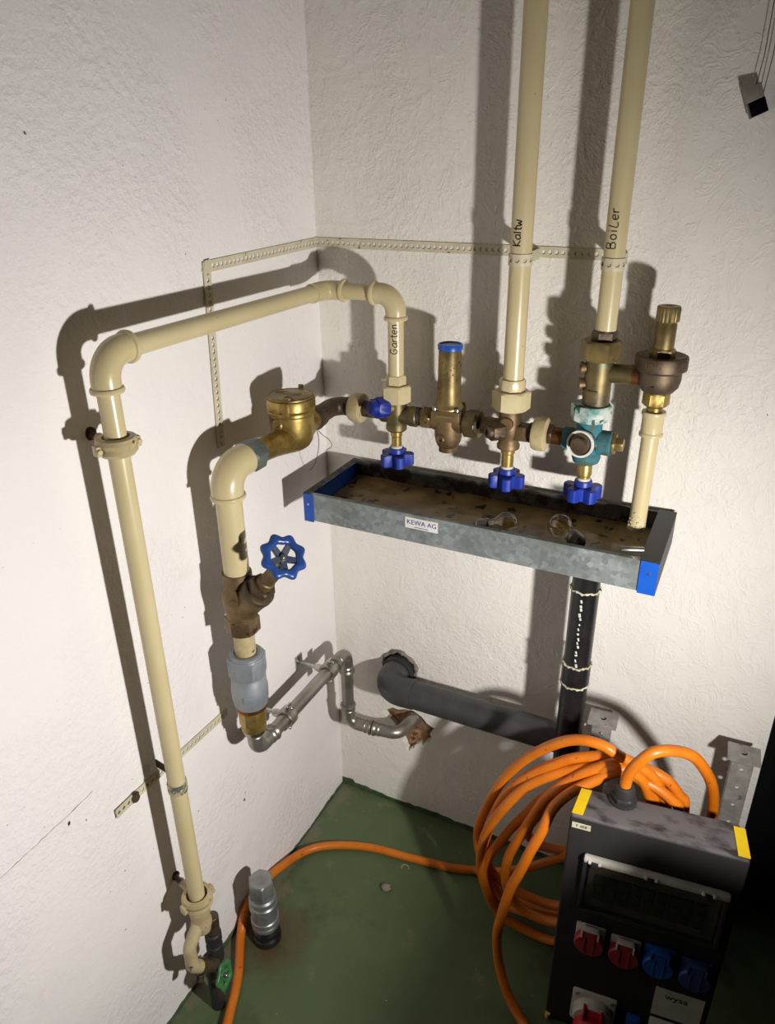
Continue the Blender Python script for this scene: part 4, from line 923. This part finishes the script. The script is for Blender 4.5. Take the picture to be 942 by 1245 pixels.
# ================================================================== ORANGE CABLE
oc = thing('orange_cable', (.56, -.25, 0), 'long orange rubber cable coiled beside the distribution box', 'cable')
RC = .0094
coil = {
 'A': [(.800, -.20, .42), (.76, -.225, .54), (.694, -.249, .592), (.666, -.251, .604), (.629, -.25, .599), (.59, -.245, .57), (.54, -.236, .509), (.496, -.224, .427), (.463, -.209, .329), (.442, -.195, .236), (.445, -.185, .166), (.461, -.175, .101), (.488, -.166, .041), (.535, -.165, .032), (.619, -.168, .054), (.687, -.178, .118), (.76, -.185, .24)],
 'B': [(.79, -.19, .39), (.76, -.205, .50), (.696, -.224, .561), (.653, -.232, .556), (.606, -.238, .532), (.544, -.24, .468), (.501, -.232, .39), (.476, -.218, .298), (.463, -.203, .207), (.48, -.19, .123), (.537, -.184, .09), (.62, -.186, .098), (.686, -.196, .164), (.75, -.20, .26)],
 'C': [(.78, -.2, .41), (.75, -.216, .515), (.689, -.233, .555), (.663, -.238, .544), (.603, -.245, .509), (.548, -.252, .457), (.506, -.255, .382), (.473, -.242, .288), (.462, -.229, .186), (.477, -.217, .094), (.508, -.209, .033), (.565, -.206, .012), (.622, -.207, .016), (.692, -.214, .066), (.75, -.22, .18)],
 'D': [(.78, -.213, .43), (.75, -.228, .53), (.702, -.243, .568), (.662, -.25, .547), (.622, -.258, .508), (.589, -.264, .462), (.569, -.265, .409), (.543, -.257, .327), (.524, -.248, .256), (.519, -.239, .187), (.534, -.231, .125), (.574, -.227, .095), (.627, -.228, .102), (.695, -.236, .163), (.75, -.24, .26)],
 'E': [(.775, -.215, .45), (.745, -.232, .53), (.706, -.25, .56), (.666, -.262, .533), (.629, -.285, .506), (.608, -.302, .477), (.596, -.317, .431), (.582, -.326, .386), (.568, -.33, .332), (.553, -.33, .278), (.541, -.33, .200), (.535, -.33, .138), (.545, -.34, .078), (.571, -.362, .035), (.602, -.382, .014), (.626, -.40, .0095), (.66, -.44, .0095), (.72, -.47, .0095)],
 'F': [(.76, -.225, .49), (.735, -.24, .55), (.695, -.252, .565), (.659, -.248, .531), (.619, -.243, .484), (.577, -.237, .429), (.543, -.23, .36), (.521, -.224, .314), (.499, -.219, .26), (.475, -.212, .196), (.465, -.206, .145), (.473, -.2, .089), (.492, -.195, .046), (.539, -.196, .051), (.622, -.197, .066), (.691, -.205, .136)],
 'R': [(.600, -.19, .40), (.560, -.175, .32), (.539, -.17, .258), (.552, -.17, .236), (.567, -.17, .23), (.616, -.17, .243), (.68, -.17, .29)],
 'H': [(0.673, -0.222, 0.55), (0.697, -0.222, 0.561), (0.735, -0.218, 0.555), (0.776, -0.212, 0.538), (0.801, -0.205, 0.506), (0.811, -0.2, 0.487), (0.815, -0.195, 0.4)],
 'I': [(0.68, -0.236, 0.55), (0.702, -0.236, 0.561), (0.723, -0.234, 0.544), (0.763, -0.23, 0.53), (0.791, -0.226, 0.51), (0.804, -0.22, 0.488), (0.815, -0.215, 0.39)],
 'G': [(.7174, -.287, .555), (.718, -.288, .579), (.722, -.29, .602), (.732, -.29, .625), (.75, -.284, .648), (.779, -.263, .646), (.809, -.242, .628), (.833, -.221, .586), (.848, -.2, .539), (.857, -.179, .475), (.858, -.168, .388)],
}
for k, pts in coil.items():
    MB().tube(spline(pts, 7), RC, 16).build('feed_cable' if k == 'G' else ('cable_tail' if k == 'E' else 'cable_loop'), ORANGE, oc, 60)
tail = [(.70, -.18, .27), (.647, -.18, .27), (.619, -.178, .235), (.553, -.165, .155), (.485, -.135, .070), (.427, -.11, .014), (.39, -.12, .0095), (.346, -.132, .0095), (.253, -.147, .0095), (.16, -.162, .0095), (.074, -.199, .0095), (.030, -.244, .0125), (.0145, -.324, .036), (.0125, -.356, .044), (.0125, -.408, .052), (.0125, -.442, .048), (.023, -.481, .014), (.068, -.552, .0095), (.095, -.611, .0095), (.107, -.639, .0095), (.13, -.70, .0095), (.17, -.78, .0095)]
MB().tube(spline(tail, 7), RC, 16).build('cable_tail', ORANGE, oc, 60)

# ================================================================== SMALL THINGS
cap = thing('capped_pipe', (.070, -.453, 0), 'grey capped pipe end with black collar standing on the floor', 'pipe cap')
CXc, CYc = .0705, -.453
MB().lathe((CXc, CYc, 0), (0, 0, 1), [(.027, 0), (.030, .002), (.030, .016), (.027, .020), (.028, .034), (.024, .040), (.024, .048)], 32).build('black_collar', BLACKGLOSS, cap)
MB().lathe((CXc, CYc, 0), (0, 0, 1), [(.0255, .044), (.0285, .046), (.0285, .054), (.0270, .056), (.0295, .059), (.0295, .070), (.0272, .072), (.0272, .098), (.0295, .101), (.0295, .112), (.0265, .115), (.0265, .120), (.0285, .123), (.0285, .130), (.0250, .134), (.0250, .140)], 40).build('fitting_body', ZINCDULL, cap)
MB().hexa((CXc, CYc, 0), (0, 0, 1), .0272, .136, .178, phase=.15).build('hex_cap', ZINCDULL, cap)
# lump of mortar on the floor
m = MB().sphere((.246, -.237, .004), .011, 12, 8, (1.1, .9, .8)); m.v = [v + Vector((1, 1, .6))*.003*noise.noise(v*160) for v in m.v]
tag(m.build('mortar_lump', PLASTERCHIP, None, 40), 'small grey lump of mortar on the green floor', 'debris')
pts = [(.262+.009*math.cos(a), -.168+.007*math.sin(a), .0010) for a in [k*.5 for k in range(9)]]
tag(MB().tube(pts, .0008, 6).build('shaving', PUTTY), 'curled pale shaving on the green floor beside the orange cable', 'debris')
# sealing wire below the meter
pts = spline([(.081, -.165, 1.056), (.079, -.155, 1.035), (.075, -.150, 1.01), (.060, -.140, .975), (.030, -.11, .945), (.004, -.078, .925)], 6)
wr = thing('sealing_wire', (.08, -.165, 1.05), 'thin dark sealing wire dangling below the water meter', 'wire')
MB().tube(pts, .0006, 6).build('strand', INK, wr)
MB().tube(spline([(.081, -.165, 1.056), (.088, -.155, 1.040), (.096, -.145, 1.028), (.098, -.14, 1.014), (.088, -.145, 1.006)], 6), .0006, 6).build('strand', INK, wr)
# weight hanging on two strings
hw = thing('hanging_weight', (.719, -.012, 1.54), 'small grey and black weight hanging on two thin strings', 'weight')
rot = Matrix.Rotation(-.42, 3, 'Y') @ Matrix.Rotation(.3, 3, 'Z')
cW = Vector((.7190, -.013, 1.5665))
MB().box(cW + rot @ Vector((0, 0, .0095)), (.022, .014, .019), rot, .0008).build('grey_half', speckled('grey_weight', srgb(140, 132, 120), srgb(130, 122, 110), .6, 0, scale=30), hw)
MB().box(cW - rot @ Vector((0, 0, .0095)), (.0225, .0145, .019), rot, .0008).build('black_half', speckled('glossy_black', srgb(14, 14, 20), srgb(22, 22, 30), .12, 0, scale=20, bump=.3), hw)
t1 = cW + rot @ Vector((.006, 0, .0185)); t2 = cW + rot @ Vector((.0113, 0, .004))
MB().tube([t1, (t1.x+.004, -.013, 1.62), (t1.x+.008, -.013, 2.4)], .0006, 6).build('string', BROWN, hw)
MB().tube([t2, (t2.x+.004, -.013, 1.62), (t2.x+.010, -.013, 2.4)], .0006, 6).build('string', BROWN, hw)

# ---- unseen table added so its edge shades the distribution box; carries the lamp
tb = thing('shading_table', (1.205, -.81, 0), 'small wooden table added out of view to shade the distribution box, carrying the work lamp', 'table')
WOOD = speckled('brown_wood', srgb(120, 92, 62), srgb(98, 74, 50), .6, 0, scale=12)
TT = .775; tx0, tx1, ty0, ty1 = .980, 1.44, -1.02, -.601
slab((tx0, ty0, TT-.022), (tx1, ty1, TT)).build('table_top', WOOD, tb, 0)
for x in (tx0+.03, tx1-.03):
    for y in (ty0+.03, ty1-.03): slab((x-.018, y-.018, 0), (x+.018, y+.018, TT-.022)).build('leg', WOOD, tb, 0)
for y in (ty0+.03, ty1-.03): slab((tx0+.04, y-.009, TT-.082), (tx1-.04, y+.009, TT-.022)).build('apron', WOOD, tb, 0)
wl = thing('work_lamp', (1.195, -.803, TT), 'black work lamp on a wire foot on the added table', 'lamp')
lax = Vector((-.89, .37, -.17)).normalized(); LP = Vector((1.135, -.79, .955))
MB().lathe(LP, lax, [(.020, -.075), (.026, -.072), (.030, -.03), (.036, -.006), (.036, -.002), (.030, -.004), (.026, -.010), (.004, -.014)], 32).build('housing', BLACKRUB, wl)
for s_ in (-1, 1):
    MB().tube(bend([(1.172, -.803+s_*.036, .952), (1.185, -.803+s_*.042, TT+.003), (1.235, -.803+s_*.042, TT+.003)], .012), .003, 10).build('foot', ZINC, wl)

# ---- marks on the walls
def crack(name, pts, nrm, parent, r=.0007, mat=BROWN):
    nv = Vector(nrm); P = [Vector(p) for p in pts]; out = []
    for i in range(len(P)-1):
        for k in range(6):
            q = P[i].lerp(P[i+1], k/6); out.append(q + Vector((0, 0, .0022*noise.noise(q*120+Vector((3, 1, 2))))))
    out.append(P[-1])
    MB().tube(out, r, 5, radii=[max(.00025, r*(.8+1.2*noise.noise(q*90))) for q in out]).build(name, mat, parent, 0)
wl_ = bpy.data.objects['wall_left']
crack('crack', [(0, -1.0, .636), (0, -.887, .633), (0, -.848, .634), (0, -.805, .635), (0, -.76, .636), (0, -.724, .639)], (1, 0, 0), wl_, .00042)
for y, z, r in ((-.391, .307, .0042), (-.386, .323, .0015), (-.773, .621, .0035), (-.387, .318, .0012), (-.612, 1.532, .0018), (-.745, .60, .0014), (-.52, .40, .0013), (-.70, .44, .0012), (-.33, .60, .0016), (-.318, .612, .0012), (-.345, .635, .0012)):
    MB().lathe((0, y, z), (1, 0, 0), [(r, -.0005), (r*.8, .0006), (r*.3, .0009)], 7, poly=lambda a: 1+.35*math.sin(2*a+y*30)).build('chip', BROWN if r < .004 else BRICK, wl_, 0)
